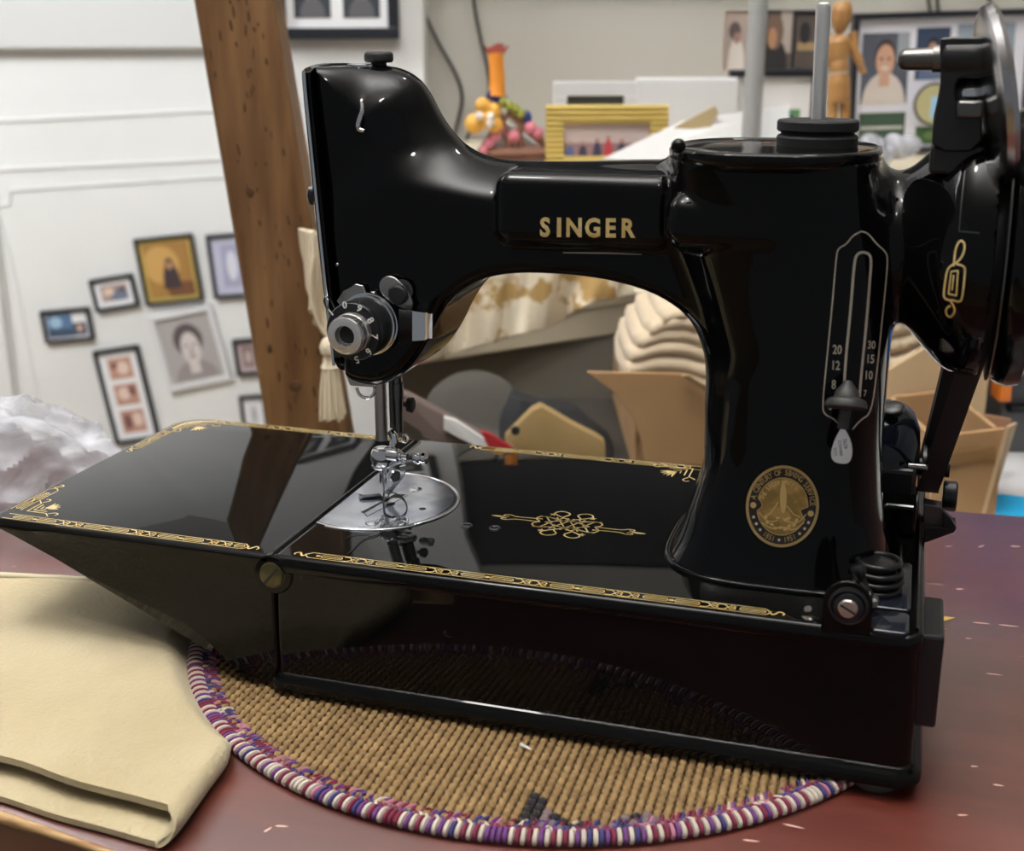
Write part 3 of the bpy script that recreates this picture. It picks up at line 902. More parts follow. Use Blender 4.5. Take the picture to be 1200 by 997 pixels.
def folded_pile(name, label, layers, D, depth, m, zbase=None):
    """pile of folded fabric: layers of (u0,v0,u1,v1,thickness px)"""
    c = atD((layers[0][0][0] + layers[0][-2][0]) / 2, layers[0][0][1], D)
    t = thing(name, label, 'fabric', c)
    for i, (pts, th) in enumerate(layers_pts(layers)):
        P = chaikin([atD(u, v, D + random.uniform(-2, 2)) for u, v in pts], 3)
        s_ = ((P[0] - CAM) @ FWD) / F
        mm = MB()
        loops = []
        nP = len(P)
        for ip, p in enumerate(P):
            k_ = min(1, .12 + (ip / (nP * .16)) ** .5)
            R_ = th * s_ / 2 * k_
            dp = depth * (.25 + .75 * k_)
            lp = []
            for a in np.linspace(PI * .5, PI * 1.5, 9):
                lp.append(p + FH * ((1 - k_) * 30 + .8 * math.sin(ip * 1.3 + i) + math.cos(a) * R_ * 1.6) + np.array([0, 0, math.sin(a) * R_]))
            for a in np.linspace(-PI * .5, PI * .5, 5):
                lp.append(p + FH * (dp + math.cos(a) * R_) + np.array([0, 0, math.sin(a) * R_]))
            loops.append(lp)
        mm.rings(loops)
        obj('fold', mm, m, t, smooth=60)
    return t


def layers_pts(L):
    for l in L:
        yield l[:-1], l[-1]


folded_pile('folded_cloth', 'folded cream cloth piled in the cardboard box behind the arch',
            [[(732, 452), (790, 440), (850, 456), (856, 468), 26], [(728, 434), (780, 420), (840, 436), (856, 446), 26], [(732, 418), (785, 402), (840, 418), (856, 426), 22],
             [(741, 402), (790, 386), (840, 402), (856, 408), 22], [(754, 388), (795, 372), (840, 386), (856, 392), 22], [(770, 374), (805, 362), (840, 372), (856, 376), 22]], 1028, 110, LINEN)

# dark round hamper lid, black bag, tan bag, book
m = MB()
c = atD(560, 480, 1130)
tn = -FH * 1.0 + np.array([0, 0, .55])
m.lathe(atD(556, 497, 1130), tn, [(0, 30), (3, 47), (10, 49), (14, 46), (17, 30), (18, 5)], 48)
m.v = [(a, b, max(z, CT + .3)) for a, b, z in m.v]
tag(obj('hamper_lid', m, mat('charcoal_weave', (0.06, 0.055, 0.045), .8), smooth=50), 'dark grey round hamper lid leaning beneath the slanting shelf', 'tray')
m = MB()
loops = []
for k, (u, v0, v1) in enumerate(((585, 492, 545), (600, 460, 545), (612, 464, 545), (640, 472, 545), (672, 476, 545), (690, 492, 545), (712, 508, 545), (716, 514, 545))):
    a, b = atD(u, v0, 1070), atD(u, v1, 1070)
    loops.append([a + FH * 12, a - FH * 12, (a + b) / 2 - FH * 26, b - FH * 24, b + FH * 24, (a + b) / 2 + FH * 26])
m.rings(loops)
m.v = [(a, b, max(z, CT + .3)) for a, b, z in m.v]
tag(obj('black_bag', m, mat('black_nylon', (0.012, 0.013, 0.016), .7), smooth=50), 'black fabric bag slumped behind the tan pouch through the arch', 'bag')
m = MB()
loops = []
for k, (u, v0, v1) in enumerate(((592, 510, 550), (610, 492, 550), (624, 478, 550), (634, 474, 550), (648, 482, 550), (670, 495, 550), (700, 510, 550), (708, 516, 550))):
    a, b = atD(u, v0, 1020), atD(u, v1, 1020)
    loops.append([a + FH * 8, a - FH * 8, (a + b) / 2 - FH * 14, b - FH * 12, b + FH * 12, (a + b) / 2 + FH * 14])
m.rings(loops)
m.v = [(a, b, max(z, CT + .3)) for a, b, z in m.v]
tp_ = thing('tan_pouch', 'tan fabric pouch leaning on the black bag under the arch', 'pouch', atD(650, 550, 1020))
obj('body', m, mat('tan_canvas', (0.30, 0.20, 0.08), .85), tp_, smooth=50)
obj('snap', MB().lathe(atD(604, 504, 1002), -FH, [(0, 4), (3, 3.4)], 14), RUBBER, tp_)
# slanted book
bk = thing('hardback_book', 'slanting hardback book with red cover edge behind the needle bar', 'book', atD(540, 530, 985))
P = [atD(464, 458, 990), atD(478, 462, 990), atD(632, 545, 975), atD(632, 552, 975), atD(560, 552, 975), atD(464, 485, 990)]
obj('cover', MB().extrude(clampz(P), FH * 10), mat('brown_book_cloth', (0.14, 0.10, 0.09), .7), bk, smooth=0)
P = [atD(520, 489, 975), atD(534, 493, 975), atD(578, 522, 972), atD(566, 528, 972), atD(520, 503, 975)]
obj('page_block', MB().extrude(P, FH * 6), PAPER, bk, smooth=0)
P = [atD(564, 506, 972), atD(572, 508, 972), atD(600, 525, 970), atD(600, 530, 970), atD(574, 527, 970)]
obj('red_band', MB().extrude(P, FH * 6), mat('red_cloth', (0.32, 0.01, 0.015), .6), bk, smooth=0)

# boxes at the right
t, *_ = open_box('cardboard_box', 'tall light cardboard box with cream cloth inside, right of the machine column', [(1030, 432), (1160, 432)], 1040, 200, KRAFTL)
P = [atD(1030, 440, 1030), atD(1098, 400, 1030), atD(1102, 418, 1030), atD(1102, 560, 1030), atD(1030, 560, 1030)]
obj('flap', MB().extrude(clampz(P), FH * 4), KRAFTL, t, smooth=0, bevel=.6)
P = [atD(1062, 356, 1120), atD(1095, 388, 1120), atD(1100, 470, 1120), atD(1062, 470, 1120)]
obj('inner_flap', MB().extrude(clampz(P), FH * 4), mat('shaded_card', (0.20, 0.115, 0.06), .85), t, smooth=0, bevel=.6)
folded_pile('folded_cloth', 'rolled cream cloth in the box beside the machine column',
            [[(1034, 428), (1060, 420), (1078, 408), (1084, 400), 26], [(1034, 404), (1055, 400), (1072, 394), (1082, 386), 24], [(1030, 384), (1048, 382), (1066, 380), 22], [(1026, 366), (1042, 362), (1058, 366), 26], [(1028, 350), (1044, 346), (1056, 352), 22]], 1060, 60, LINEN)
t, *_ = open_box('cardboard_box', 'open brown cardboard box with brown tape, at the back right of the table', [(1098, 512), (1178, 502)], 905, 110, KRAFT)
P = [atD(1100, 488, 990), atD(1126, 481, 990), atD(1186, 492, 985), atD(1180, 502, 985), atD(1160, 600, 985), atD(1100, 600, 990)]
obj('back_flap', MB().extrude(clampz(P), FH * 4), mat('reddish_card', (0.34, 0.17, 0.09), .85), t, smooth=0)
P = [atD(1178, 500, 900), atD(1188, 495, 960), atD(1160, 602, 960), atD(1150, 602, 900)]
obj('side_flap', MB().extrude(clampz(P), RH * 3), KRAFTL, t, smooth=0)
P = [atD(1100, 535, 903.5), atD(1166, 522, 903.5), atD(1166, 534, 903.5), atD(1100, 549, 903.5)]
obj('tape', MB().extrude(P, -FH * 1.0), mat('brown_tape', (0.27, 0.15, 0.06), .35), t, smooth=0)
# white post, bins
wp = atD(1152, 420, 1150)
tag(obj('grey_board', roombox(room(atD(1133, 420, 1160))[0], room(atD(1150, 420, 1160))[0], 1160, 1175, CT, 60), flat((.33, .33, .32)), smooth=0), 'grey upright board beside the white strip at the right', 'board')
tag(obj('white_strip', roombox(room(atD(1150, 420, 1155))[0], room(atD(1166, 420, 1155))[0], 1150, 1172, CT, 60), CREAMP, smooth=0), 'upright off-white board strip behind the open cardboard box', 'board')
bn = thing('storage_bin', 'grey storage bin with orange latch and blue lid at the right edge', 'bin', atD(1215, 525, 1060))
xb0 = room(atD(1166, 525, 1060))[0]
obj('body', roombox(xb0, xb0 + 160, 1060, 1160, CT, room(atD(1200, 438, 1060))[2]), GREYB, bn, smooth=0, bevel=3)
xb1 = room(atD(1172, 400, 1040))[0]
obj('lid', roombox(xb1, xb1 + 160, 1040, 1165, room(atD(1200, 438, 1040))[2], room(atD(1200, 352, 1040))[2]), BLUEB, bn, smooth=0, bevel=4)
obj('latch', roombox(room(atD(1166, 460, 1050))[0], room(atD(1181, 460, 1050))[0], 1040, 1062, room(atD(1180, 468, 1050))[2], room(atD(1180, 440, 1050))[2]), ORANGEB, bn, smooth=0, bevel=2)
obj('handle', roombox(room(atD(1184, 478, 1050))[0], room(atD(1184, 478, 1050))[0] + 50, 1050, 1062, room(atD(1180, 484, 1050))[2], room(atD(1180, 476, 1050))[2]), RUBBER, bn, smooth=0, bevel=1)
m = MB().lathe(RF(room(atD(1188, 594, 920))[0], 925, CT), (0, 0, 1), [(0, 26), (1.2, 26), (1.5, 24)], 40)
tag(obj('blue_disc', m, CYANM), 'flat bright blue disc on the white cabinet top by the table edge', 'disc')

# ================================================================== TABLE
tb = thing('red_table', 'worn glossy red-brown painted table under the sewing machine', 'table', (100, 100, FLOORZ))
edge = [(-800, -40), (-420, -60), (-200, -84), (-57, -107.5), (-7, -114), (150, -150), (420, -185), (820, -215), (840, -190), (850, 335), (820, 352), (316, 323), (278, 321), (100, 300), (-150, 268), (-330, 262), (-700, 240), (-810, 200)]
edge = chaikin(edge, 2, True)
E2 = [np.array([p[0], p[1]]) for p in edge]
cen = np.mean(E2, axis=0)


def shrink(k):
    return [p + (cen - p) / np.linalg.norm(cen - p) * k for p in E2]


m = MB()
m.rings([[(*p, z) for p in shrink(k)] for k, z in ((4, -24), (0.5, -22), (0, -5), (1.2, -1.2), (3.5, 0))])
obj('tabletop', m, TABLE, tb, smooth=40)
# bare worn edge at the lower left
m = MB()
P = [np.array([-150, -93.5, -1.0]), np.array([-80, -104, -1.0]), np.array([-57, -107.2, -1.0]), np.array([-30, -110.6, -1.0]), np.array([0, -115, -1.3]), np.array([30, -122, -1.3])]
m.tube(P, [.8, 1.8, 2.3, 1.5, 1.4, .6], 8, smooth=2)
obj('worn_edge', m, RAWWOOD, tb, smooth=60)
m = MB()
rs = random.Random(3)
for (u, v, l, a_) in ((330, 968, 5, .2), (314, 972, 4, 1.2), (1105, 723, 6, .1), (1150, 640, 6, .9), (1100, 742, 3, .1), (1150, 730, 8, .05), (1182, 733, 9, .05), (1165, 790, 7, .05), (1135, 748, 3, .1), (1125, 690, 4, .3), (930, 968, 8, -.1), (880, 985, 6, .1), (1128, 955, 4, .3), (1112, 640, 4, .4), (1170, 920, 4, 0), (1142, 898, 3, .2), (1190, 640, 5, .1)):
    p = atZ(u, v, 0)
    q = [(-l / 2, 0), (-l / 4, .5), (l / 4, .4), (l / 2, 0), (l / 4, -.35), (-l / 4, -.5)]
    m.extrude([p + [x * math.cos(a_) - y * math.sin(a_), x * math.sin(a_) + y * math.cos(a_), -.2] for x, y in q], (0, 0, .28))
obj('paint_chip', m, flat((.75, .50, .42)), tb, smooth=0)['kind'] = 'stuff'
m = MB().extrude([atZ(1103, 722, 0), atZ(1119, 724, 0), atZ(1105, 728, 0)], (0, 0, .25))
obj('yellow_fleck', m, flat((.8, .6, .15)), tb, smooth=0)
for x, y in ((-720, 0), (760, -130), (760, 290), (-700, 190)):
    obj('leg', MB().box((x, y, (FLOORZ - 24) / 2), (50, 50, -24 - FLOORZ)), TABLE, tb, smooth=0, bevel=3)

# ================================================================== FELT CLOTH
MC, MR = np.array([95.0, 94.6]), 167.0
fl = MB()


def felt_outline(s):
    """across: s 0..1 from the left to the fold line at right; returns line from front to back"""
    fr = np.array([-300 + s * 308, -75 - 24.5 * s ** 1.2])
    bk_ = np.array([-300 + s * 285, 30 + 48 * s])
    return fr, bk_


def felt_layer(zlow, zhigh, frontshift, wav):
    """top surface grid; both skins"""
    nu, nv = 90, 60
    lo, hi = [], []
    for j in range(nv):
        r1, r2 = [], []
        for i in range(nu):
            s = i / (nu - 1)
            f, b = felt_outline(s)
            f = f + np.array([0, frontshift + wav * (math.sin(s * 19) * .5 + math.sin(s * 41 + 1) * .3) * 2.0])
            t_ = j / (nv - 1)
            p = f * (1 - t_) + b * t_
            d = np.linalg.norm(p - MC) - MR
            k = min(1, max(0, (d + 2) / 12)); k = k * k * (3 - 2 * k)
            und = 1.0 * math.sin(p[0] * .045 + p[1] * .02) + .7 * math.sin(p[1] * .11 + p[0] * .03) + .4 * math.sin(p[0] * .13 - p[1] * .07)
            edge_ = min(1, t_ / .045) ** .5
            th = (zhigh - zlow) * (0.55 + .45 * edge_)
            mid = (zhigh + zlow) / 2 + (und * .5 if zlow > 3 else 0)
            zz0, zz1 = mid - th / 2, mid + th / 2
            sq = 0.08 + .92 * k
            zz0, zz1 = (.15 + (zz0 - .15) * sq), (.15 + (zz1 - .15) * sq)
            r1.append((p[0], p[1], max(.1, zz0))); r2.append((p[0], p[1], zz1))
        lo.append(r1); hi.append(r2)
    return lo, hi


def sheet(lo, hi, m):
    nv, nu = len(lo), len(lo[0])
    base = len(m.v)
    V = [p for r in lo for p in r] + [p for r in hi for p in r]
    n = nu * nv
    Fc = []
    for j in range(nv - 1):
        for i in range(nu - 1):
            k = j * nu + i
            Fc.append((k, k + nu, k + 1 + nu, k + 1)); Fc.append((n + k, n + k + 1, n + k + 1 + nu, n + k + nu))
    for i in range(nu - 1):
        Fc.append((i, i + 1, n + i + 1, n + i)); k = (nv - 1) * nu + i
        Fc.append((k + 1, k, n + k, n + k + 1))
    for j in range(nv - 1):
        k = j * nu
        Fc.append((k + nu, k, n + k, n + k + nu)); k = j * nu + nu - 1
        Fc.append((k, k + nu, n + k + nu, n + k))
    m.add(V, Fc)


lo1, hi1 = felt_layer(.2, 4.6, -9.5, .5)
lo2, hi2 = felt_layer(8.4, 13.6, 0, 1)
sheet(lo1, hi1, fl); sheet(lo2, hi2, fl)
# rounded fold joining the two layers at the right
loops = []
for j in range(60):
    a0, a1, b0_, b1_ = [np.array(q[j][-1]) for q in (lo1, hi1, lo2, hi2)]
    mid = (a0 + b1_) / 2; R = (b1_[2] - a0[2]) / 2; r = max(.05, (b0_[2] - a1[2]) / 2)
    mi_ = (a1 + b0_) / 2
    out = np.array([1, -.12, 0])
    lp = [a0]
    for q in np.linspace(-PI / 2, PI / 2, 11):
        lp.append(mid + out * R * math.cos(q) * 1.0 + np.array([0, 0, R * math.sin(q)]) + (a0 - b1_) * [1, 1, 0] * (-math.sin(q)) / 2)
    lp.append(b1_); lp.append(b0_)
    for q in np.linspace(PI / 2, -PI / 2, 7):
        lp.append(mi_ + out * r * math.cos(q) + np.array([0, 0, r * math.sin(q)]) + (a1 - b0_) * [1, 1, 0] * (-math.sin(q)) / 2)
    lp.append(a1)
    loops.append(lp)
fl.rings(loops)
fo = thing('felt_cloth', 'thick cream felt cloth folded in two on the table left of the mat', 'cloth', (-120, -20, 0))
obj('folded_felt', fl, FELT, fo, smooth=70)
hm = MB()
P = [np.array([-300 + s * 285, 30 + 48 * s, 13.8]) + [0, -3.0, 0] for s in np.linspace(0, .8, 14)]
hm.tube(P, 1.7, 8, smooth=1)
obj('hem', hm, mat('pale_hem', (0.64, 0.57, 0.41), .9), fo, smooth=60)

# ================================================================== WOVEN ROUND MAT
mt = thing('round_mat', 'round woven tan place mat with purple and white whipped edge under the machine', 'mat', (95, 94.6, 0))
m = MB()
ang = math.radians(91)          # direction the ribs run
dx, dy = math.cos(ang), math.sin(ang)
pitch = 3.45


def mat_base(x, y):
    # the mat rides up over the felt at its left
    q = max(0, min(1, (-(x) - 15) / 45)) * max(0, min(1, (60 - y) / 60))
    return 1.0 + 2.6 * q * q * (3 - 2 * q)


# ribs as cords built over the visible band (front half) with bead-like knots
ribs = MB()
n_r = int(2 * MR / pitch)
for i in range(-n_r // 2 - 1, n_r // 2 + 2):
    o_ = i * pitch
    hw = (MR - 3.5) ** 2 - o_ * o_
    if hw <= 4:
        continue
    hw = math.sqrt(hw)
    t0 = -hw
    pts, rad = [], []
    step = 1.05
    k = 0
    t_ = t0
    while t_ <= hw:
        x = MC[0] + t_ * dx - o_ * dy; y = MC[1] + t_ * dy + o_ * dx
        if y > 22 and x > -12 or y > 95:
            t_ += step; k += 1
            if len(pts) > 1:
                ribs.tube(pts, rad, 6)
            pts, rad = [], []
            continue
        ph = (t_ + (i % 2) * 2.1) / 4.2 * 2 * PI
        pts.append((x, y, mat_base(x, y) + 1.2 + .2 * math.cos(ph)))
        rad.append(1.5 + .38 * math.cos(ph))
        t_ += step; k += 1
    if len(pts) > 1:
        ribs.tube(pts, rad, 6)
o = obj('woven_cord', ribs, STRAWA, mt, smooth=60)
o['kind'] = 'stuff'
bd = MB()
loops = []
for r_, z_ in ((0.5, 1.4), (60, 1.4), (110, 1.4), (140, 1.4), (MR - 2, 1.4)):
    loops.append([(MC[0] + r_ * math.cos(a), MC[1] + r_ * math.sin(a), mat_base(MC[0] + r_ * math.cos(a), MC[1] + r_ * math.sin(a)) + .5) for a in np.linspace(0, 2 * PI, 97)[:-1]])
loops += [[(MC[0] + r_ * math.cos(a), MC[1] + r_ * math.sin(a), max(.1, mat_base(MC[0] + r_ * math.cos(a), MC[1] + r_ * math.sin(a)) - 1.0)) for a in np.linspace(0, 2 * PI, 97)[:-1]] for r_ in (MR - 2, .5)]
bd.rings(loops)
obj('backing', bd, STRAWA, mt, smooth=40)
# dark star motif worked in yarn
rs = random.Random(5)
st = MB(); gr = MB()


def in_tri(p, a, b, c):
    s1 = (b[0] - a[0]) * (p[1] - a[1]) - (b[1] - a[1]) * (p[0] - a[0]); s2 = (c[0] - b[0]) * (p[1] - b[1]) - (c[1] - b[1]) * (p[0] - b[0]); s3 = (a[0] - c[0]) * (p[1] - c[1]) - (a[1] - c[1]) * (p[0] - c[0])
    return (s1 >= 0) == (s2 >= 0) == (s3 >= 0)


T1 = [(598, 988), (630, 926), (682, 990)]; T1i = [(622, 990), (642, 946), (668, 990)]
T2 = [(660, 968), (700, 962), (745, 950)], [(690, 992), (745, 950), (760, 990)]
for i in range(-n_r // 2, n_r // 2):
    o_ = i * pitch
    for k in range(-60, 60):
        t_ = k * 4.2 - (i % 2) * 2.1
        x = MC[0] + t_ * dx - o_ * dy; y = MC[1] + t_ * dy + o_ * dx
        if y > -40 or math.hypot(x - MC[0], y - MC[1]) > MR - 4.5:
            continue
        d_ = np.array([x, y, 3]) - CAM
        z_ = d_ @ FWD
        u_, v_ = 600 + F * (d_ @ RGT) / z_, 498.5 - F * (d_ @ UPV) / z_
        if in_tri((u_, v_), *T1):
            (gr if in_tri((u_, v_), *T1i) else st).ell((x, y, mat_base(x, y) + 1.45), (1.9, 2.5, 1.75), 8, 5)
        elif in_tri((u_, v_), (684, 975), (768, 944), (770, 985)) or in_tri((u_, v_), (655, 985), (668, 962), (700, 972)):
            (st if rs.random() < .55 else gr).ell((x, y, mat_base(x, y) + 1.45), (1.9, 2.5, 1.75), 8, 5)
if st.v:
    obj('dark_motif', st, BLACKYARN, mt, smooth=60)['kind'] = 'stuff'
if gr.v:
    obj('grey_motif', gr, GREYYARN, mt, smooth=60)['kind'] = 'stuff'
# whipped edge: each yarn stitch its own piece
NS = 500
stm = []


def stitch_mb(a=None, base=0.0):
    P = []
    for q in np.linspace(-.25 * PI, 1.1 * PI, 9):
        P.append(np.array([2.9 * math.cos(q), .5 * (q / PI - .4), 1.7 * math.sin(q)]))
    if a is not None:
        c_, s_ = math.cos(a), math.sin(a)
        o_ = np.array([MC[0] + (MR - 1.5) * c_, MC[1] + (MR - 1.5) * s_, base + 1.6])
        P = [o_ + np.array([p[0] * c_ - p[1] * s_, p[0] * s_ + p[1] * c_, p[2]]) for p in P]
    return P


for yi, ym in enumerate(YARNS):
    sb = MB()
    sb.tube(stitch_mb(), 0.95 if yi else 1.05, 5)
    stm.append(mesh_of('stitch', sb, ym, (0, 0, 0), 60))
rest_ = MB()
pat = [0, 1, 0, 2, 0, 1, 0, 1, 0, 2, 0, 3, 0, 1, 0, 1, 0, 2, 0, 1, 2, 0, 1]
for k in range(NS):
    a = 2 * PI * k / NS
    x = MC[0] + (MR - 1.5) * math.cos(a); y = MC[1] + (MR - 1.5) * math.sin(a)
    if not (math.radians(188) < a < math.radians(331)):
        if k % 2 == 0:
            rest_.tube(stitch_mb(a, mat_base(x, y)), 1.0, 5)
        continue
    o = bpy.data.objects.new('stitch', stm[pat[k % len(pat)] if rs.random() < .85 else rs.randrange(5)])
    COL.objects.link(o)
    o.parent = mt
    o.location = ((x - MC[0]) / 1000, (y - MC[1]) / 1000, (mat_base(x, y) + 1.6) / 1000)
    o.rotation_euler = (0, 0, a)
obj('edge_stitching', rest_, YARNS[1], mt, smooth=60)['kind'] = 'stuff'
# crossing yarn tacks inside the rim
tk = [MB() for _ in YARNS]
for k in range(0, NS, 1):
    a = 2 * PI * (k + .5) / NS
    if not (math.radians(186) < a < math.radians(333)):
        continue
    for rr_, sg in ((MR - 5.2, 1), (MR - 8.5, -1)):
        if sg < 0 and rs.random() < .25:
            continue
        x = MC[0] + rr_ * math.cos(a); y = MC[1] + rr_ * math.sin(a); z = mat_base(x, y) + 2.6
        e = np.array([math.cos(a), math.sin(a), 0]); tt_ = np.array([-math.sin(a), math.cos(a), 0])
        c_ = np.array([x, y, z])
        tk[rs.choice((1, 2, 3, 1, 3, 1, 2, 4, 0))].tube([c_ - e * 2.2 - tt_ * sg * 1.3 - [0, 0, .8], c_, c_ + e * 2.2 + tt_ * sg * 1.3 - [0, 0, .8]], .75, 5)
for b_, ym in zip(tk, YARNS):
    if b_.v:
        obj('yarn_tack', b_, ym, mt, smooth=60)['kind'] = 'stuff'
m = MB().cyl(RF(0, 0, 0) * 0 + np.array(atZ(610, 872, 5)), np.array(atZ(622, 878, 5.2)), .7, .4, 6)
tag(obj('lint', m, PAPER), 'tiny scrap of white thread lying on the woven mat', 'thread')

# ================================================================== CRUMPLED PLASTIC BAG
bgc = np.array([-292, 190, 0])
m = MB()
import mathutils.noise as mn
V, Fc = [], []
nu, nv = 120, 44
for j in range(nv):
    th = (j / (nv - 1)) * PI * .5
    for i in range(nu):
        a = 2 * PI * i / nu
        d = Vector((math.cos(a) * math.sin(th), math.sin(a) * math.sin(th), math.cos(th)))
        f = 1 + .22 * mn.noise(d * 1.6 + Vector((3, 1, 2))) + .10 * (1 - 2 * abs(mn.noise(d * 2.6))) +   .022 * (1 - 2 * abs(mn.noise(d * 6 + Vector((9, 9, 1)))))
        V.append((bgc[0] + d.x * 84 * f, bgc[1] + d.y * 38 * f, .3 + max(0, d.z) ** .9 * 58 * f))
for j in range(nv - 1):
    for i in range(nu):
        k = j * nu + i; k2 = j * nu + (i + 1) % nu
        Fc.append((k, k2, k2 + nu, k + nu))
m.add(V, Fc)
tag(obj('plastic_bag', m, BAGM, smooth=25), 'crumpled translucent white plastic bag at the far left of the table', 'bag')

# ================================================================== SEWING MACHINE
H = 65.4
sm = thing('sewing_machine', 'black portable electric sewing machine with gold scrollwork, extension bed folded down', 'sewing machine', (120, 82, 0))


def smax(a, b, k):
    h = np.clip(.5 - .5 * (b - a) / k, 0, 1)
    return b * (1 - h) + a * h + k * h * (1 - h)


def smin(a, b, k):
    return -smax(-a, -b, k)


def poly_sdf(px, pz, P):
    P = np.array(P, float)
    d = np.full(px.shape, 1e18); s = np.ones(px.shape)
    n = len(P)
    for i in range(n):
        a, b = P[i], P[(i + 1) % n]
        ex, ez = b - a
        wx, wz = px - a[0], pz - a[1]
        t = np.clip((wx * ex + wz * ez) / (ex * ex + ez * ez), 0, 1)
        d = np.minimum(d, (wx - ex * t) ** 2 + (wz - ez * t) ** 2)
        c1 = (pz >= a[1]); c2 = (pz < b[1]); c3 = (ex * wz > ez * wx)
        fl_ = (c1 & c2 & c3) | (~c1 & ~c2 & ~c3)
        s = np.where(fl_, -s, s)
    return s * np.sqrt(d)


def ss(x, a, b):
    t = np.clip((x - a) / (b - a), 0, 1)
    return t * t * (3 - 2 * t)


def tab(xs, ys, w=6.0):
    g = np.arange(xs[0] - 30, xs[-1] + 30, .5)
    v = np.interp(g, xs, ys)
    k = np.exp(-.5 * (np.arange(-40, 41) * .5 / w) ** 2); k /= k.sum()
    v = np.convolve(np.pad(v, 40, mode='edge'), k, 'valid')
    return lambda q: np.interp(q, g, v)


OUT = [(5.0, 257.2), (16, 257.8), (27, 257.6), (35, 255.6), (41, 251.6), (45.6, 245.2), (49.2, 238), (54.5, 231), (61, 225), (70, 221), (84, 219.8), (110, 220.6), (142, 222), (190, 223)]
INN = [(190, 100), (172, 108), (168.8, 128), (168.6, 145), (164.5, 158), (157.5, 166.5), (144, 174), (124, 178), (106, 178.8), (90, 178.4), (77, 176), (68, 171), (61, 165.5), (55.5, 157), (51, 147.5), (45.5, 139), (39, 132), (31, 127.6), (24, 126.6), (15, 128.5), (12.8, 131)]
PROF = [tuple(p) for p in chaikin(OUT, 2)] + [tuple(p) for p in chaikin(INN, 2)]


T_XL = tab([60, 66, 73, 84, 96, 110, 128, 150, 175, 200, 230], [150, 154, 158, 160.5, 164, 167, 168.6, 169.5, 162, 152, 149], 4)
T_XR = tab([60, 64, 72, 84, 100, 120, 148, 173, 188, 205, 226], [245, 244, 241, 239, 236.5, 235, 235, 235, 234, 230, 226], 4)
T_YC = tab([60, 100, 180, 226], [70, 70, 68, 65], 6)
T_HY = tab([60, 66, 74, 88, 110, 150, 190, 226], [47, 45, 42.5, 40, 38, 37, 37.5, 39.5], 5)
T_R = tab([190, 232, 236, 240, 246, 252, 258, 268], [27, 27, 27.5, 31, 38, 44.5, 48, 48.5], 2.5)


def sdf(p):
    x, y, z = p[..., 0], p[..., 1], p[..., 2]
    # head and arm: traced profile with rounded thickness
    d2 = poly_sdf(x, z, PROF)
    r = 5 + 19 * ss(z - .12 * x, 188, 222) * ss(x, 4, 26) + 6 * ss(x, 60, 90) * ss(z, 185, 200)
    hh = 27 - 1.5 * ss(x, 0, 14) * 0
    S_ = ss(z - .12 * x, 180, 212) * ss(x, 6, 34)
    kx = 1 - .36 * S_
    r = r + 2.5 * S_
    qx, qy = d2 * kx + r, np.abs(y - 72) - (hh - r)
    arm = np.minimum(np.maximum(qx, qy), 0) + np.sqrt(np.maximum(qx, 0) ** 2 + np.maximum(qy, 0) ** 2) - r
    # pillar
    zc = z
    xl = T_XL(zc)
    xr = T_XR(zc)
    yc = T_YC(zc)
    hy = T_HY(zc)
    cx_, hx = (xl + xr) / 2, (xr - xl) / 2
    nn = 3.2
    q = (np.abs((x - cx_) / hx) ** nn + np.abs((y - yc) / hy) ** nn) ** (1 / nn)
    col = (q - 1) * np.minimum(hx, hy) * .9
    col = np.maximum(col, z - 225.5)
    col = np.maximum(col, 61 - z)
    d = smin(arm, col, 9)
    # two raised front panels
    def rbox(c, h, r):
        a = [np.abs(v - cc) - (hh_ - r) for v, cc, hh_ in zip((x, y, z), c, h)]
        return np.sqrt(sum(np.maximum(k, 0) ** 2 for k in a)) + np.minimum(np.maximum(np.maximum(a[0], a[1]), a[2]), 0) - r
    d = smin(d, rbox((117.5, 62, 204.3), (35.5, 21.8, 14.6), 7), 1.6)
    d = smin(d, rbox((174, 50, 203), (22.5, 21.5, 10.6), 8), 1.6)
    # shaft housing and bell at the wheel end (turned about the arm axis)
    rho = np.sqrt((y - 72) ** 2 + (z - 193) ** 2)
    R = T_R(x)
    bell = np.maximum((rho - R) * .72, x - 266.5)
    bell = np.maximum(bell, 200 - x)
    d = smin(d, bell, 6)
    return d


def grad(p, e=.05):
    g = np.zeros(p.shape)
    for i in range(3):
        a = p.copy(); b = p.copy(); a[..., i] += e; b[..., i] -= e
        g[..., i] = (sdf(a) - sdf(b)) / (2 * e)
    return g


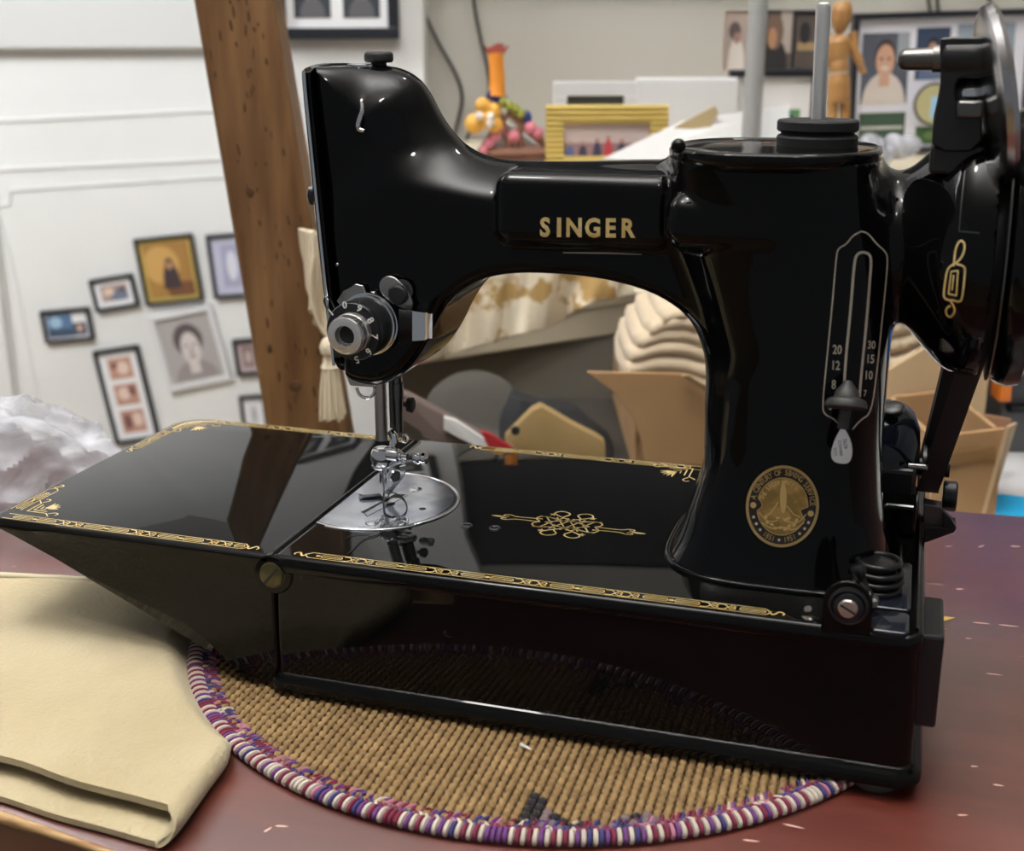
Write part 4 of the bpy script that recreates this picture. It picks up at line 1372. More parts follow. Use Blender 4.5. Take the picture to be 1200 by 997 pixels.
def surface_nets(lo, hi, h):
    n = [int((b - a) / h) + 1 for a, b in zip(lo, hi)]
    ax = [lo[i] + h * np.arange(n[i]) for i in range(3)]
    X, Y, Z = np.meshgrid(*ax, indexing='ij')
    Fv = np.empty(n)
    for i in range(0, n[0], 24):
        Fv[i:i + 24] = sdf(np.stack([X[i:i + 24], Y[i:i + 24], Z[i:i + 24]], -1))
    S = Fv < 0
    c = [S[i:n[0] - 1 + i, j:n[1] - 1 + j, k:n[2] - 1 + k] for i in (0, 1) for j in (0, 1) for k in (0, 1)]
    tot = sum(k.astype(int) for k in c)
    act = (tot > 0) & (tot < 8)
    idx = -np.ones(act.shape, int)
    I = np.argwhere(act); idx[act] = np.arange(len(I))
    acc = np.zeros((len(I), 3)); cnt = np.zeros(len(I))
    offs = [(i, j, k) for i in (0, 1) for j in (0, 1) for k in (0, 1)]
    for a in offs:
        for d_ in range(3):
            if a[d_] == 1:
                continue
            b = list(a); b[d_] = 1
            fa = Fv[I[:, 0] + a[0], I[:, 1] + a[1], I[:, 2] + a[2]]; fb = Fv[I[:, 0] + b[0], I[:, 1] + b[1], I[:, 2] + b[2]]
            m_ = (fa < 0) != (fb < 0)
            t = np.where(m_, fa / np.where(m_, fa - fb, 1), 0)
            P = np.array(a, float)[None] + np.zeros((len(I), 3)); P[:, d_] += t
            acc += P * m_[:, None]; cnt += m_
    V = np.array(lo) + h * (I + acc / cnt[:, None])
    quads = []
    for d_ in range(3):
        e1, e2 = [k for k in range(3) if k != d_]
        sl0 = [slice(None)] * 3; sl1 = [slice(None)] * 3
        sl0[d_] = slice(0, n[d_] - 1); sl1[d_] = slice(1, n[d_])
        ch = S[tuple(sl0)] != S[tuple(sl1)]
        E_ = np.argwhere(ch)
        E_ = E_[(E_[:, e1] > 0) & (E_[:, e2] > 0) & (E_[:, e1] < n[e1] - 1) & (E_[:, e2] < n[e2] - 1)]
        qd = []
        for o1, o2 in ((0, 0), (1, 0), (1, 1), (0, 1)):
            c_ = E_.copy(); c_[:, e1] -= o1; c_[:, e2] -= o2
            qd.append(idx[c_[:, 0], c_[:, 1], c_[:, 2]])
        qd = np.stack(qd, 1)
        flip = S[E_[:, 0], E_[:, 1], E_[:, 2]]
        if d_ == 1:
            flip = ~flip
        qd[flip] = qd[flip][:, ::-1]
        quads.append(qd)
    Q = np.concatenate(quads)
    for _ in range(2):
        g = grad(V); f = sdf(V)
        V = V - np.clip(f / np.maximum((g ** 2).sum(-1), .2), -h, h)[:, None] * g
    return V, Q


V, Q = surface_nets((0, 20, 60), (272, 124, 262), 1.6)
me = bpy.data.meshes.new('arm')
V0 = V - np.array([120, 82, 0])
me.vertices.add(len(V)); me.vertices.foreach_set('co', (V0 / 1000).ravel())
me.loops.add(Q.size); me.loops.foreach_set('vertex_index', Q.ravel().astype(np.int32))
me.polygons.add(len(Q)); me.polygons.foreach_set('loop_start', np.arange(0, Q.size, 4, dtype=np.int32))
me.polygons.foreach_set('loop_total', np.full(len(Q), 4, dtype=np.int32))
me.polygons.foreach_set('use_smooth', np.ones(len(Q), bool))
me.update(calc_edges=True); me.validate()
gn = grad(V); gn /= np.linalg.norm(gn, axis=1)[:, None] + 1e-9
me.materials.append(ENAMEL)
import bmesh
bm = bmesh.new(); bm.from_mesh(me); bmesh.ops.recalc_face_normals(bm, faces=bm.faces); bm.to_mesh(me); bm.free()
if len(me.vertices) == len(V):
    me.normals_split_custom_set_from_vertices([tuple(k) for k in gn])
armo = bpy.data.objects.new('arm', me); COL.objects.link(armo); armo.parent = sm
armo['label'] = 'glossy black arm and pillar with gold lettering'


def trace(uv, off=.12):
    """pixels to points on the arm surface"""
    uv = np.array(uv, float)
    D = FWD + ((uv[:, 0] - 600) / F)[:, None] * RGT - ((uv[:, 1] - 498.5) / F)[:, None] * UPV
    D /= np.linalg.norm(D, axis=1)[:, None]
    t = np.full(len(uv), 380.0)
    for _ in range(90):
        p = CAM + D * t[:, None]
        t += np.clip(sdf(p) * .6, -3, 12)
    p = CAM + D * t[:, None]
    g = grad(p); g /= np.linalg.norm(g, axis=1)[:, None] + 1e-9
    return p + g * off


class Flat:
    """2-D print: polygons in some plane mapped onto a surface"""

    def __init__(s):
        s.v, s.f = [], []

    def ribbon(s, pts, w, closed=False, step=2.0):
        P = np.array(pts, float)
        if closed:
            P = np.vstack([P, P[:1]])
        seg = np.hypot(*np.diff(P, axis=0).T); d = np.r_[0, np.cumsum(seg)]
        n = max(2, int(d[-1] / step) + 1)
        # keep the corners
        ts = np.unique(np.round(np.r_[np.linspace(0, d[-1], n), d], 4))
        Q_ = np.stack([np.interp(ts, d, P[:, 0]), np.interp(ts, d, P[:, 1])], 1)
        ww = np.interp(ts / d[-1], np.linspace(0, 1, len(w)), w) if hasattr(w, '__len__') else np.full(len(Q_), w)
        T = np.zeros_like(Q_)
        T[1:-1] = Q_[2:] - Q_[:-2]; T[0] = Q_[1] - Q_[0]; T[-1] = Q_[-1] - Q_[-2]
        if closed:
            T[0] = T[-1] = Q_[1] - Q_[-2]
        T /= np.hypot(*T.T)[:, None] + 1e-9
        N_ = np.stack([-T[:, 1], T[:, 0]], 1)
        o = len(s.v)
        for q, n_, k in zip(Q_, N_, ww):
            s.v += [tuple(q + n_ * k / 2), tuple(q - n_ * k / 2)]
        for i in range(len(Q_) - 1):
            k = o + 2 * i
            s.f.append((k, k + 1, k + 3, k + 2))

    def curve(s, pts, w, it=3, closed=False, step=2.0):
        s.ribbon(chaikin(pts, it, closed), w, closed, step)

    def poly(s, pts):
        o = len(s.v); s.v += [tuple(map(float, p)) for p in pts]; s.f.append(tuple(range(o, o + len(pts))))

    def disc(s, c, rx, ry=None, n=24, rot=0):
        ry = rx if ry is None else ry
        P = [(rx * math.cos(a), ry * math.sin(a)) for a in np.linspace(0, 2 * PI, n + 1)[:-1]]
        s.poly([(c[0] + x * math.cos(rot) - y * math.sin(rot), c[1] + x * math.sin(rot) + y * math.cos(rot)) for x, y in P])

    def text(s, txt, c, size, rot=0, sx=1.0, bold=.02, ydown=True, shear=0):
        cu = bpy.data.curves.new('t', 'FONT'); cu.body = txt; cu.size = 1.0; cu.align_x = 'CENTER'; cu.align_y = 'CENTER'
        cu.offset = bold; cu.resolution_u = 3
        o = bpy.data.objects.new('t', cu); COL.objects.link(o)
        dg = bpy.context.evaluated_depsgraph_get(); ev = o.evaluated_get(dg); m_ = ev.to_mesh()
        b = len(s.v)
        sg = -1 if ydown else 1
        for v in m_.vertices:
            x, y = v.co.x * size * sx + shear * v.co.y * size, v.co.y * size * sg
            s.v.append((c[0] + x * math.cos(rot) - y * math.sin(rot), c[1] + x * math.sin(rot) + y * math.cos(rot)))
        for p in m_.polygons:
            s.f.append(tuple(b + i for i in p.vertices))
        ev.to_mesh_clear(); bpy.data.objects.remove(o); bpy.data.curves.remove(cu)

    def arm(s, off=.12):
        return [tuple(p) for p in trace(s.v, off)]

    def planeZ(s, z):
        return [(x, y, z) for x, y in s.v]

    def planeY(s, y):
        return [tuple(atY(u, v, y)) for u, v in s.v]


def decal(name, fl_, pts, m, parent=sm, label=None):
    b = MB(); b.add(pts, fl_.f)
    o = obj(name, b, m, parent, smooth=0, label=label)
    return o


# ------------------------------------------------------------------ lettering on the arm
f = Flat()
for ch, u in zip('SINGER', (639, 655.5, 673, 695, 715.5, 735.5)):
    f.text(ch, (u, 267.6 + (u - 687) * .012), 30, sx=.86 if ch != 'I' else 1.0, bold=.035, rot=.012)
decal('gold_lettering', f, f.arm(.4), GOLD, label='gold maker lettering on the raised panel')
f = Flat()
f.ribbon([(660, 296), (712, 296.5), (752, 298)], [1.2, 1.6, .6])
decal('panel_line', f, f.arm(), SILVERD)
# panel outline highlights are real edges; stitch scale
f = Flat()
o1 = [(1009, 271), (1017, 273), (1027, 286), (1038, 295), (1040.5, 305), (1035, 360), (1028, 430), (1021, 484), (1008, 492), (999, 503)]
o2 = [(1009, 271), (999, 276), (992, 286), (982, 291), (980, 300), (975, 360), (968, 430), (963.5, 478), (967, 486), (978, 491), (987, 502)]
f.curve(o1, 1.7, 2); f.curve(o2, 1.7, 2)
inn = [(989, 455), (991, 420), (997, 360), (1001, 306), (1004, 298), (1010, 295), (1018, 297), (1021, 304), (1019, 330), (1015, 380), (1009, 440), (1007, 465)]
f.curve(inn, 3.0, 2)
decal('scale_outline', f, f.arm(), SILVERD)
f = Flat()
for tx, u, v, s_ in (('20', 981, 410, 15), ('12', 979, 428.5, 15), ('8', 977, 451, 15), ('30', 1021, 404.5, 13), ('15', 1019.5, 421, 14), ('10', 1017.5, 440, 14), ('6', 973, 477, 10), ('7', 1013.5, 461, 10)):
    f.text(tx, (u, v), s_, sx=.72, bold=.02, rot=.04)
decal('scale_numeral', f, f.arm(), SILVERD)
# gold motif on the bell
f = Flat()
f.curve([(1118, 312), (1119, 300), (1121, 288), (1126, 281), (1131, 285), (1130, 296), (1124, 306), (1113, 312), (1110, 318), (1108, 330), (1106, 346), (1108, 350), (1115, 352)], 2.6, 2)
f.curve([(1121, 309), (1131, 312), (1131, 320), (1128, 350), (1124, 354), (1113, 350), (1119, 360), (1119, 366), (1114, 372), (1109, 368), (1109, 361), (1114, 358)], 2.6, 2)
f.ribbon([(1115, 318), (1123, 317), (1121, 346), (1112, 344)], 2.2, True)
f.ribbon([(1118, 322), (1116, 340)], 2.0)
decal('gold_motif', f, f.arm(.2), GOLD)
# faint seam lines on the bell
f = Flat(); f.ribbon([(1131, 200), (1127, 235), (1124, 271), (1148, 273)], 1.2)
decal('bell_seam', f, f.arm(.1), DARKST)

# medallion
MCX, MCY = 917.0, 593.0
RX, RY, TL = 42.5, 48.0, .10


def mp(r, a):
    """a: angle clockwise from the top"""
    x, y = r * RX * math.sin(a), -r * RY * math.cos(a)
    return (MCX + x * math.cos(TL) - y * math.sin(TL), MCY + x * math.sin(TL) + y * math.cos(TL))


med = MB()
f = Flat(); f.poly([mp(.99, a) for a in np.linspace(0, 2 * PI, 73)[:-1]])
base_o = decal('medallion', f, f.arm(.22), mat('badge_black', (.012, .008, .006), .4), label='oval gold and black badge')


def sub(name, fl_, off, m):
    b = MB(); b.add(fl_.arm(off), fl_.f)
    return obj(name, b, m, base_o, smooth=0)


f = Flat(); f.ribbon([mp(.965, a) for a in np.linspace(0, 2 * PI, 97)[:-1]], 3.4, True)
sub('gold_rim', f, .40, mat('badge_gold', (0.40, 0.28, 0.11), .4, .4))
f = Flat()
P = [mp(.70, a) for a in np.linspace(-1.36, 1.50, 40)] + [mp(.56, 1.58), mp(.50, 1.70), mp(.58, 1.84)] + [mp(.70, a) for a in np.linspace(1.95, 2 * PI - 1.80, 50)] + [mp(.58, -1.70), mp(.56, -1.58), mp(.60, -1.46)]
# fan triangulate from the middle
f.v = [mp(0, 0)] + P; f.f = [(0, i + 1, (i + 1) % len(P) + 1) for i in range(len(P))]
sub('gold_centre', f, .42, GOLDDIM)
f2 = Flat(); f2.ribbon(P, 1.1, True)
sub('centre_line', f2, .5, mat('badge_gold', (0, 0, 0)))
f = Flat()


def arc_text(fl_, s_, a0, a1, r, size, flip=False):
    n = len(s_)
    for i, ch in enumerate(s_):
        if ch == ' ':
            continue
        a = a0 + (a1 - a0) * i / (n - 1)
        fl_.text(ch, mp(r, a), size, rot=a + TL + (PI if flip else 0), sx=.75, bold=.015)


arc_text(f, 'A CENTURY OF SEWING SERVICE', -1.38, 1.42, .825, 9.5)
arc_text(f, '1851', PI + .52, PI + .20, .825, 9, True)
arc_text(f, '1951', PI - .20, PI - .52, .825, 9, True)
sub('badge_lettering', f, .42, mat('badge_gold', (0, 0, 0)))
f = Flat()
arc_text(f, "THE SINGER MAN'F'G", -1.30, .62, .59, 8)
f.v += []
P = [(915, 565), (920, 563), (924, 575), (923, 590), (919, 600), (914, 592), (912, 578)]
f.poly([(918 + .8 * math.cos(a) * 5, 583 + 18 * math.sin(a)) for a in np.linspace(0, 2 * PI, 20)[:-1]])
f.ribbon([(912, 588), (904, 600), (898, 604)], 1.3); f.ribbon([(922, 592), (930, 602), (938, 606)], 1.3); f.ribbon([(910, 606), (920, 609), (926, 606)], 3)
for k in range(9):
    a = PI + (k - 4) * .24
    f.disc(mp(.52 + .04 * (k % 2), a), 2.6, 1.8, 8, a)
f.curve([(893, 612), (905, 620), (917, 616), (930, 622), (942, 612)], 1.5, 2)
f.curve([(890, 600), (900, 612), (917, 608), (934, 614), (945, 602)], 1.2, 2)
sub('badge_relief', f, .5, mat('badge_relief', (0.52, 0.36, 0.14), .4, .3))
f = Flat()
for a in (-1.62, 1.70):
    f.disc(mp(.80, a), 3.6, 3.6, 14)
sub('badge_boss', f, .44, mat('badge_relief', (0, 0, 0)))
f = Flat()
for a in (-1.98, -2.20, -2.42, PI, 2.42, 2.20, 1.98):
    c_ = mp(.825, a); f.poly([(c_[0] + (2.4 if k % 2 == 0 else 1.1) * math.sin(k * PI / 5), c_[1] - (2.4 if k % 2 == 0 else 1.1) * math.cos(k * PI / 5)) for k in range(10)])
sub('badge_star', f, .44, flat((.55, .5, .4)))

# ------------------------------------------------------------------ top cap, spool rest, pin
m = MB()
capc = np.array([187.5, 63.0, 0])


def cap_loop(k, z, rx=38.5, ry=40.5):
    return [(capc[0] + (rx + k) * math.copysign(abs(math.cos(a)) ** .82, math.cos(a)), capc[1] + (ry + k) * math.copysign(abs(math.sin(a)) ** .82, math.sin(a)), z) for a in np.linspace(0, 2 * PI, 73)[:-1]]


m.rings([cap_loop(-2.5, 222.5), cap_loop(-1, 224), cap_loop(.4, 225.4), cap_loop(.6, 228.2), cap_loop(0, 229), cap_loop(-1.5, 229.3), cap_loop(-2.4, 228.4), cap_loop(-12, 228.6), cap_loop(-34, 229)])
obj('top_cap', m, ENAMEL, sm, smooth=50)
m = MB().lathe((201.8, 72, 228.4), (0, 0, 1), [(0, 15), (.4, 15), (3.6, 15.2), (4.4, 14.6), (4.5, 13.6), (5.6, 13.6), (5.7, 14.6), (6.4, 15.2), (9.4, 15.2), (10, 14.6), (10.1, 3)], 56)
obj('spool_rest', m, mat('felt_black', (.008, .008, .009), .75), sm)
pt, pb = np.array([200.9, 72, 280.3]), np.array([201.8, 72, 238])
m = MB().lathe(pb, pt - pb, [(0, 2.7), (40.5, 2.7), (41.8, 2.3), (42.4, 1.4)], 24)
obj('spool_pin', m, mat('bright_pin', (.78, .77, .75), .36, .9), sm)
m = MB().tube([(188, 76, 240), (189.5, 77, 243), (188.8, 77, 240.5), (186, 76, 238.8)], .5, 6, smooth=2)
p = atZ(795, 174, 230.5)
obj('thread_post', MB().ell((p[0], p[1], 231.4), (2.7, 2.7, 2.6), 18, 10), ENAMEL, sm)

# ------------------------------------------------------------------ head: face plate, knob, guide
fp = MB()
prof_fp = [(4.6, 256.6), (13.0, 131.5)]
q0, q1 = atY(369, 80, 45), atY(403.5, 438, 45)
yz = chaikin([(45.5, 258.3), (43.6, 250), (43.6, 150), (48, 133), (60, 129), (84, 129), (96, 133), (100.4, 150), (100.4, 250), (98, 258.3)], 2, True)


def fpx(z):
    return np.interp(z, [129, 257], [12.6, 4.6])


fp.rings([[(fpx(p[1]) - 4.0 + .0, p[0] + (72 - p[0]) * .04, p[1]) for p in yz], [(fpx(p[1]) - 3.2, p[0], p[1]) for p in yz], [(fpx(p[1]) + .3, p[0], p[1]) for p in yz]])
obj('face_plate', fp, ENAMEL, sm, smooth=40)
rim = MB().tube([(fpx(p[1]) - 2.6, p[0] - .5, p[1]) for p in yz if p[0] < 60] , .75, 8)
zz = np.linspace(256, 136, 20)
rim = MB().tube([(fpx(z) - 1.6, 43.2 - (.3 if z < 250 else 0), z) for z in zz], .7, 8)
obj('plate_edge', rim, CHROME, sm, smooth=60, label='bright bevel of the face plate')
c_ = atY(366, 228, 55)
m = MB().lathe(c_ + [4.5, 0, 0], (-1, 0, 0), [(0, 1.6), (2.2, 1.6), (2.3, 4.0), (4.6, 4.4), (5.4, 3.4), (5.6, .5)], 28)
obj('face_plate_screw', m, SATIN, sm)
c_ = atY(444, 73, 72)
m = MB().lathe((c_[0], 72, 256.5), (0, 0, 1), [(0, 3.2), (2.0, 3.2), (2.2, 5.4), (3.0, 6.0), (5.2, 6.0), (6.0, 5.6), (6.5, 4.8), (6.6, .5)], 28)
obj('presser_screw', m, RUBBER, sm)
c_ = atY(425, 76, 66)
m = MB().lathe((c_[0] - 1, 66, 257.0), (0, 0, 1), [(0, 5.5), (.9, 5.5), (1.2, 5.0)], 28)
obj('oil_cover', m, CHROME, sm)
uvs = [(424, 122), (425, 131), (423, 139), (421, 147), (422, 152), (429, 153)]
P = trace(uvs, 1.1)
obj('thread_guide', MB().tube(list(P), [1.0, 1.0, 1.3, 1.3, 1.0, .7], 10, smooth=2), CHROME, sm, smooth=60)
for uv_ in ((396, 310),):
    P = trace([uv_], .2)
    obj('rivet', MB().ell(P[0], (.9, .9, .9), 10, 7), STEEL, sm)

# ------------------------------------------------------------------ tension dial
TX, TZ = 27.9, 155.2
ten = None
ax = (0, -1, 0)


def dial(name, y0, prof, m, n=56, par=sm, **k):
    return obj(name, MB().lathe((TX, y0, TZ), ax, prof, n), m, par, **k)


d0 = dial('tension_dial', 46, [(0, 12.2), (2.2, 12.4), (2.4, 13.2), (4, 13.4), (5, 13.1), (5.2, 12.2), (6.4, 12.2), (6.6, 12.7), (7.4, 12.7), (7.6, 12.1)], CHROME, label='chrome tension discs')
obj('numbered_dial', MB().lathe((TX, 38.6, TZ), ax, [(0, 12.0), (9.5, 12.0), (12.2, 11.9), (12.8, 11.5), (12.9, 6)], 64), SATIN, d0, label='black numbered dial')
kn = MB().lathe((TX, 25.8, TZ), ax, [(0, 8.1), (3.2, 8.1), (3.6, 7.6), (7.2, 7.6), (8.0, 7.3), (8.2, 7.0), (8.2, 4.2), (4.8, 3.9), (4.8, .2)], 64)
obj('dial_nut', kn, mat('nut_steel', (.72, .71, .69), .3, .85), d0, label='knurled steel thumb nut')
kz = MB()
for k in range(54):
    a = 2 * PI * k / 54
    c_ = (TX + 7.75 * math.cos(a), 21.0, TZ + 7.75 * math.sin(a))
    kz.box(c_, (.42, 4.4, .5), rot=(0, -a, 0))
obj('knurl', kz, STEEL, d0, smooth=0)['kind'] = 'stuff'
obj('dial_hole', MB().lathe((TX, 20.98, TZ), ax, [(0, 3.7), (.15, 3.7)], 24), RUBBER, d0)
f = Flat()
for ch, u, v, ro_ in (('0', 404, 357.5, -.05), ('9', 421, 361.5, .5), ('8', 434, 375.5, 1.0), ('7', 438.5, 394, 1.6), ('6', 432, 411.5, 2.2), ('5', 418, 421, 2.8), ('1', 388, 366, -.7)):
    p = atY(u, v, 25.6); f.text(ch, (p[0], p[2]), 4.1, rot=-ro_, bold=.03, ydown=False)
b = MB(); b.add([(x, 25.52, z) for x, z in f.v], f.f)
obj('dial_numeral', b, WHITED, d0, smooth=0)
obj('stop_pin', MB().cyl(atY(412, 373, 26), atY(412, 373, 22), .8), DARKST, d0)
# check spring plate and guards round the dial
m = MB().extrude([atY(u, v, 43.5) for u, v in ((396, 352), (404, 340), (412, 336), (418, 332), (427, 334), (430, 342), (440, 341), (446, 352), (452, 366), (440, 372), (410, 370))], (0, -1.4, 0))
obj('guard_plate', m, STEEL, sm, bevel=.3)
m = MB().extrude([tuple(p) for p in chaikin([atY(u, v, 43.2) for u, v in ((445, 336), (448, 326), (456, 322), (466, 325), (478, 338), (486, 354), (484, 363), (470, 360), (452, 348))], 2, True)], (0, -1.6, 0))
obj('slack_plate', m, STEEL, sm, bevel=.3)
c_ = atY(467, 345, 41.6)
obj('slack_screw', MB().lathe(c_, ax, [(0, 4.2), (1.6, 4.2), (2.2, 3.4), (2.2, .3)], 24), RUBBER, sm)
c_ = atY(472, 340, 43.4)
obj('slack_washer', MB().lathe(c_, ax, [(0, 4.6), (.8, 4.6)], 24), DARKST, sm)
# spring clip at right
Pc = [atY(u, v, y) for u, v, y in ((468, 362, 38), (484, 364, 33), (499, 366, 33), (502, 367, 37), (507, 367, 40))]
Pd = [atY(u, v, y) for u, v, y in ((468, 402, 38), (484, 399, 33), (499, 398, 33), (502, 396, 37), (507, 396, 40))]
m = MB()
n_ = np.array([0, -.8, 0])
m.rings([[a, b_, b_ + n_, a + n_] for a, b_ in zip(Pc, Pd)])
obj('thread_clip', m, CHROME, sm, smooth=30)
obj('take_up_wire', MB().tube([atY(u, v, y) for u, v, y in ((386, 366, 34), (381, 358, 34), (379, 350, 34), (383, 347, 34), (388, 352, 36), (393, 362, 40))], .38, 6, smooth=2), DARKST, sm, smooth=60)
# lower left bracket and wire guide under the head
m = MB().extrude([atY(u, v, 52) for u, v in ((400, 420), (436, 448), (438, 454), (410, 452), (405, 440))], (0, 3, 0))
obj('guide_bracket', m, STEEL, sm, smooth=0, bevel=.4)
m = MB().extrude([atY(u, v, 50) for u, v in ((408, 424), (420, 430), (432, 446), (424, 446))], (0, -1, 0))
obj('guide_screw_plate', m, DARKST, sm, smooth=0, bevel=.3)
obj('guide_wire', MB().tube([atY(u, v, 55) for u, v in ((418, 454), (421, 463), (430, 467), (438, 463), (439, 454))], .75, 8, smooth=2), CHROME, sm, smooth=60)

# ------------------------------------------------------------------ needle bar, presser bar, foot
def Yp(u, v, y=72.0):
    return atY(u, v, y)


nbx = Yp(447, 500)[0]
obj('presser_bar', MB().lathe((nbx, 72, 95), (0, 0, 1), [(0, 2.75), (38, 2.75)], 28), STEEL, sm)
nb = Yp(466, 500, 80)
obj('needle_bar', MB().lathe((nb[0], 80, 97), (0, 0, 1), [(0, 2.5), (16, 2.5), (16.1, 3.3), (23, 3.3), (23.1, 2.8), (36, 2.8)], 24), DARKST, sm)
c2 = Yp(459, 470, 76)
obj('bar_rib', MB().box((c2[0], 76, 116), (1.6, 2.4, 32)), DARKST, sm, smooth=0, bevel=.2)
c_ = Yp(478, 474, 84)
obj('lifter_knob', MB().lathe(c_ + [-2, 0, 0], (1, 0, 0), [(0, 1.2), (2, 1.4), (2.2, 3.4), (4.2, 3.6), (4.8, 2.6)], 20), RUBBER, sm)
# clamp
cz = Yp(448, 534)[2]
clamp = obj('needle_clamp', MB().lathe((nbx, 72, cz), (0, 0, 1), [(-4.6, 2.4), (-4, 4.6), (-2.5, 5.3), (1.5, 5.3), (3.4, 4.4), (4.0, 3.0)], 32), CHROME, sm)
a_, b_ = Yp(455, 532, 70), Yp(484, 536, 69)
obj('clamp_stud', MB().lathe(a_, b_ - a_, [(0, 2.7), (2, 3.0), (5.4, 2.9), (5.6, 1.9), (6.8, 1.9), (7, 1.4), (9.6, 1.4)], 20), CHROME, clamp)
a_, b_ = Yp(484, 537, 69), Yp(506, 537, 69)
obj('clamp_screw', MB().lathe(a_, b_ - a_, [(0, 1.4), (1.0, 2.4), (2.6, 2.7), (3.4, 2.2), (5, 3.0), (6.4, 2.7), (6.8, 1.2)], 24), CHROME, clamp)
a_ = Yp(470, 512, 82)
obj('presser_screw_small', MB().lathe((a_[0] + 1.6, 80, a_[2]), (1, 0, 0), [(0, 2.0), (1.8, 2.2), (2.4, 1.4)], 16), CHROME, sm)
a_ = Yp(462, 512, 76)
obj('bar_bracket', MB().tube([Yp(458, 505, 76), Yp(463, 513, 75), Yp(460, 524, 74)], [1.8, 2.2, 1.6], 10, smooth=1), CHROME, sm, smooth=60)
obj('thread_loop', MB().tube([Yp(436, 545), Yp(442, 549), Yp(452, 548), Yp(462, 543), Yp(470, 540), Yp(474, 543)], [.9, 1.2, .9], 8, smooth=2), CHROME, sm, smooth=60)
foot = obj('presser_foot', MB().tube([Yp(451, 548, 73), Yp(450, 556, 73), Yp(450, 565, 73)], [1.7, 2.2, 2.0], 12, smooth=1), CHROME, sm, smooth=60)
obj('foot_screw', MB().lathe(Yp(462, 557, 72), (.75, -.65, 0), [(-1.5, 2.0), (0, 3.0), (1.2, 3.2), (1.8, 2.6)], 20), CHROME, foot)
P = [Yp(u, v, 72.5) for u, v in ((474, 546), (475, 552), (470, 562), (462, 572), (456, 580))]
Pb = [Yp(u, v, 72.5) for u, v in ((468, 547), (469, 553), (465, 561), (458, 570), (449, 577))]
m = MB(); m.rings([[a, b_, b_ + np.array([0, 2.2, 0]), a + np.array([0, 2.2, 0])] for a, b_ in zip(P, Pb)])
obj('foot_leg', m, CHROME, foot, smooth=30)
toe = [atZ(u, v, 66.9) for u, v in ((419, 578), (425, 574), (438, 572), (449, 572), (456, 577), (456, 583), (449, 585), (445, 580), (436, 582), (422, 582))]
toe = chaikin(toe, 1, True)
obj('foot_toe', MB().extrude(toe, (0, 0, 1.1)), CHROME, foot, smooth=40)
nz = Yp(450, 578, 71)
obj('needle', MB().tube([Yp(449.5, 545, 71), Yp(449.5, 562, 71), (nz[0], 71, H + 1.0)], [.9, .55, .3], 8), CHROME, sm, smooth=60)
obj('thread', MB().tube([(nz[0], 70.5, 70), tuple(atZ(449, 592, 67)), tuple(atZ(451, 603, H + .9)), tuple(atZ(462, 606, H + .9)), tuple(atZ(474, 604, H + .9)), tuple(atZ(478, 594, H + .9)), tuple(atZ(473, 583, H + .9)), tuple(atZ(462, 577, H + 1.5)), tuple(atZ(452, 576, H + 3))], .28, 6, smooth=3), mat('black_thread', (.01, .01, .012), .8), sm, smooth=180)
obj('thread', MB().tube([tuple(atZ(u, v, H + .5)) for u, v in ((448, 622), (440, 628), (428, 630), (420, 636), (414, 643), (407, 649))], .22, 6, smooth=3), mat('black_thread', (0, 0, 0)), sm, smooth=180)
obj('thread', MB().tube([tuple(atZ(u, v, H + .5)) for u, v in ((434, 626), (424, 625), (413, 626), (404, 631))], .16, 6, smooth=3), mat('black_thread', (0, 0, 0)), sm, smooth=180)

# ------------------------------------------------------------------ bed
def rrect(x0, x1, y0, y1, rs, n=10):
    """rounded rectangle; rs: radii at (x0y0, x1y0, x1y1, x0y1)"""
    P = []
    for (cx_, cy_, a0), r in zip(((x0, y0, PI), (x1, y0, 1.5 * PI), (x1, y1, 0), (x0, y1, .5 * PI)), rs):
        ccx = cx_ + r * (1 if cx_ == x0 else -1); ccy = cy_ + r * (1 if cy_ == y0 else -1)
        for k in range(n + 1):
            a = a0 + .5 * PI * k / n
            P.append((ccx + r * math.cos(a), ccy + r * math.sin(a)))
    return P


def off_loop(P, k, z):
    n = len(P); out = []
    for i in range(n):
        a, b = np.array(P[i - 1]), np.array(P[(i + 1) % n])
        t = b - a; t = t / (np.linalg.norm(t) + 1e-9)
        q = np.array(P[i]) + np.array([t[1], -t[0]]) * k
        out.append((q[0], q[1], z if not callable(z) else z(q[0])))
    return out


L_, W_ = 254.2, 165.0
bed = MB()
fpB = rrect(.6, L_, 0, W_, (2, 5, 5, 2))
bed.rings([off_loop(fpB, k, z) for k, z in ((1.5, 5.4), (4.2, 5.7), (5, 6.6), (5, 9.6), (4.2, 11), (2.2, 11.6), (1.9, 12.4), (1.1, 12.8), (1.0, 30), (0.1, 54), (.1, 58.2), (1.2, 58.8), (1.5, 60), (1.5, 62.5), (1.0, 64.2), (0, 65.1), (-1.2, H))])
bo = obj('bed', bed, BEDEN, sm, smooth=35, label='glossy black rectangular bed')
ext = MB()


def zb(x):
    return float(np.interp(x, [-140, -134, -92, -40, -18, 0], [63.2, 61.5, 44, 25.5, 5.5, 5.2]))


fpE = rrect(-139.2, -.6, 0, W_, (3, 2, 2, 16))
fpE = [tuple(p) for p in fpE]
# refine straight runs so the wedge follows its profile
ref = []
for i in range(len(fpE)):
    a, b = np.array(fpE[i]), np.array(fpE[(i + 1) % len(fpE)])
    n = max(1, int(np.linalg.norm(b - a) / 8))
    for k in range(n):
        ref.append(tuple(a + (b - a) * k / n))
fpE = ref


def ez(t):
    return lambda x: zb(x) + (62.5 - zb(x)) * t if zb(x) < 62.5 else zb(x) - .5 * (1 - t)


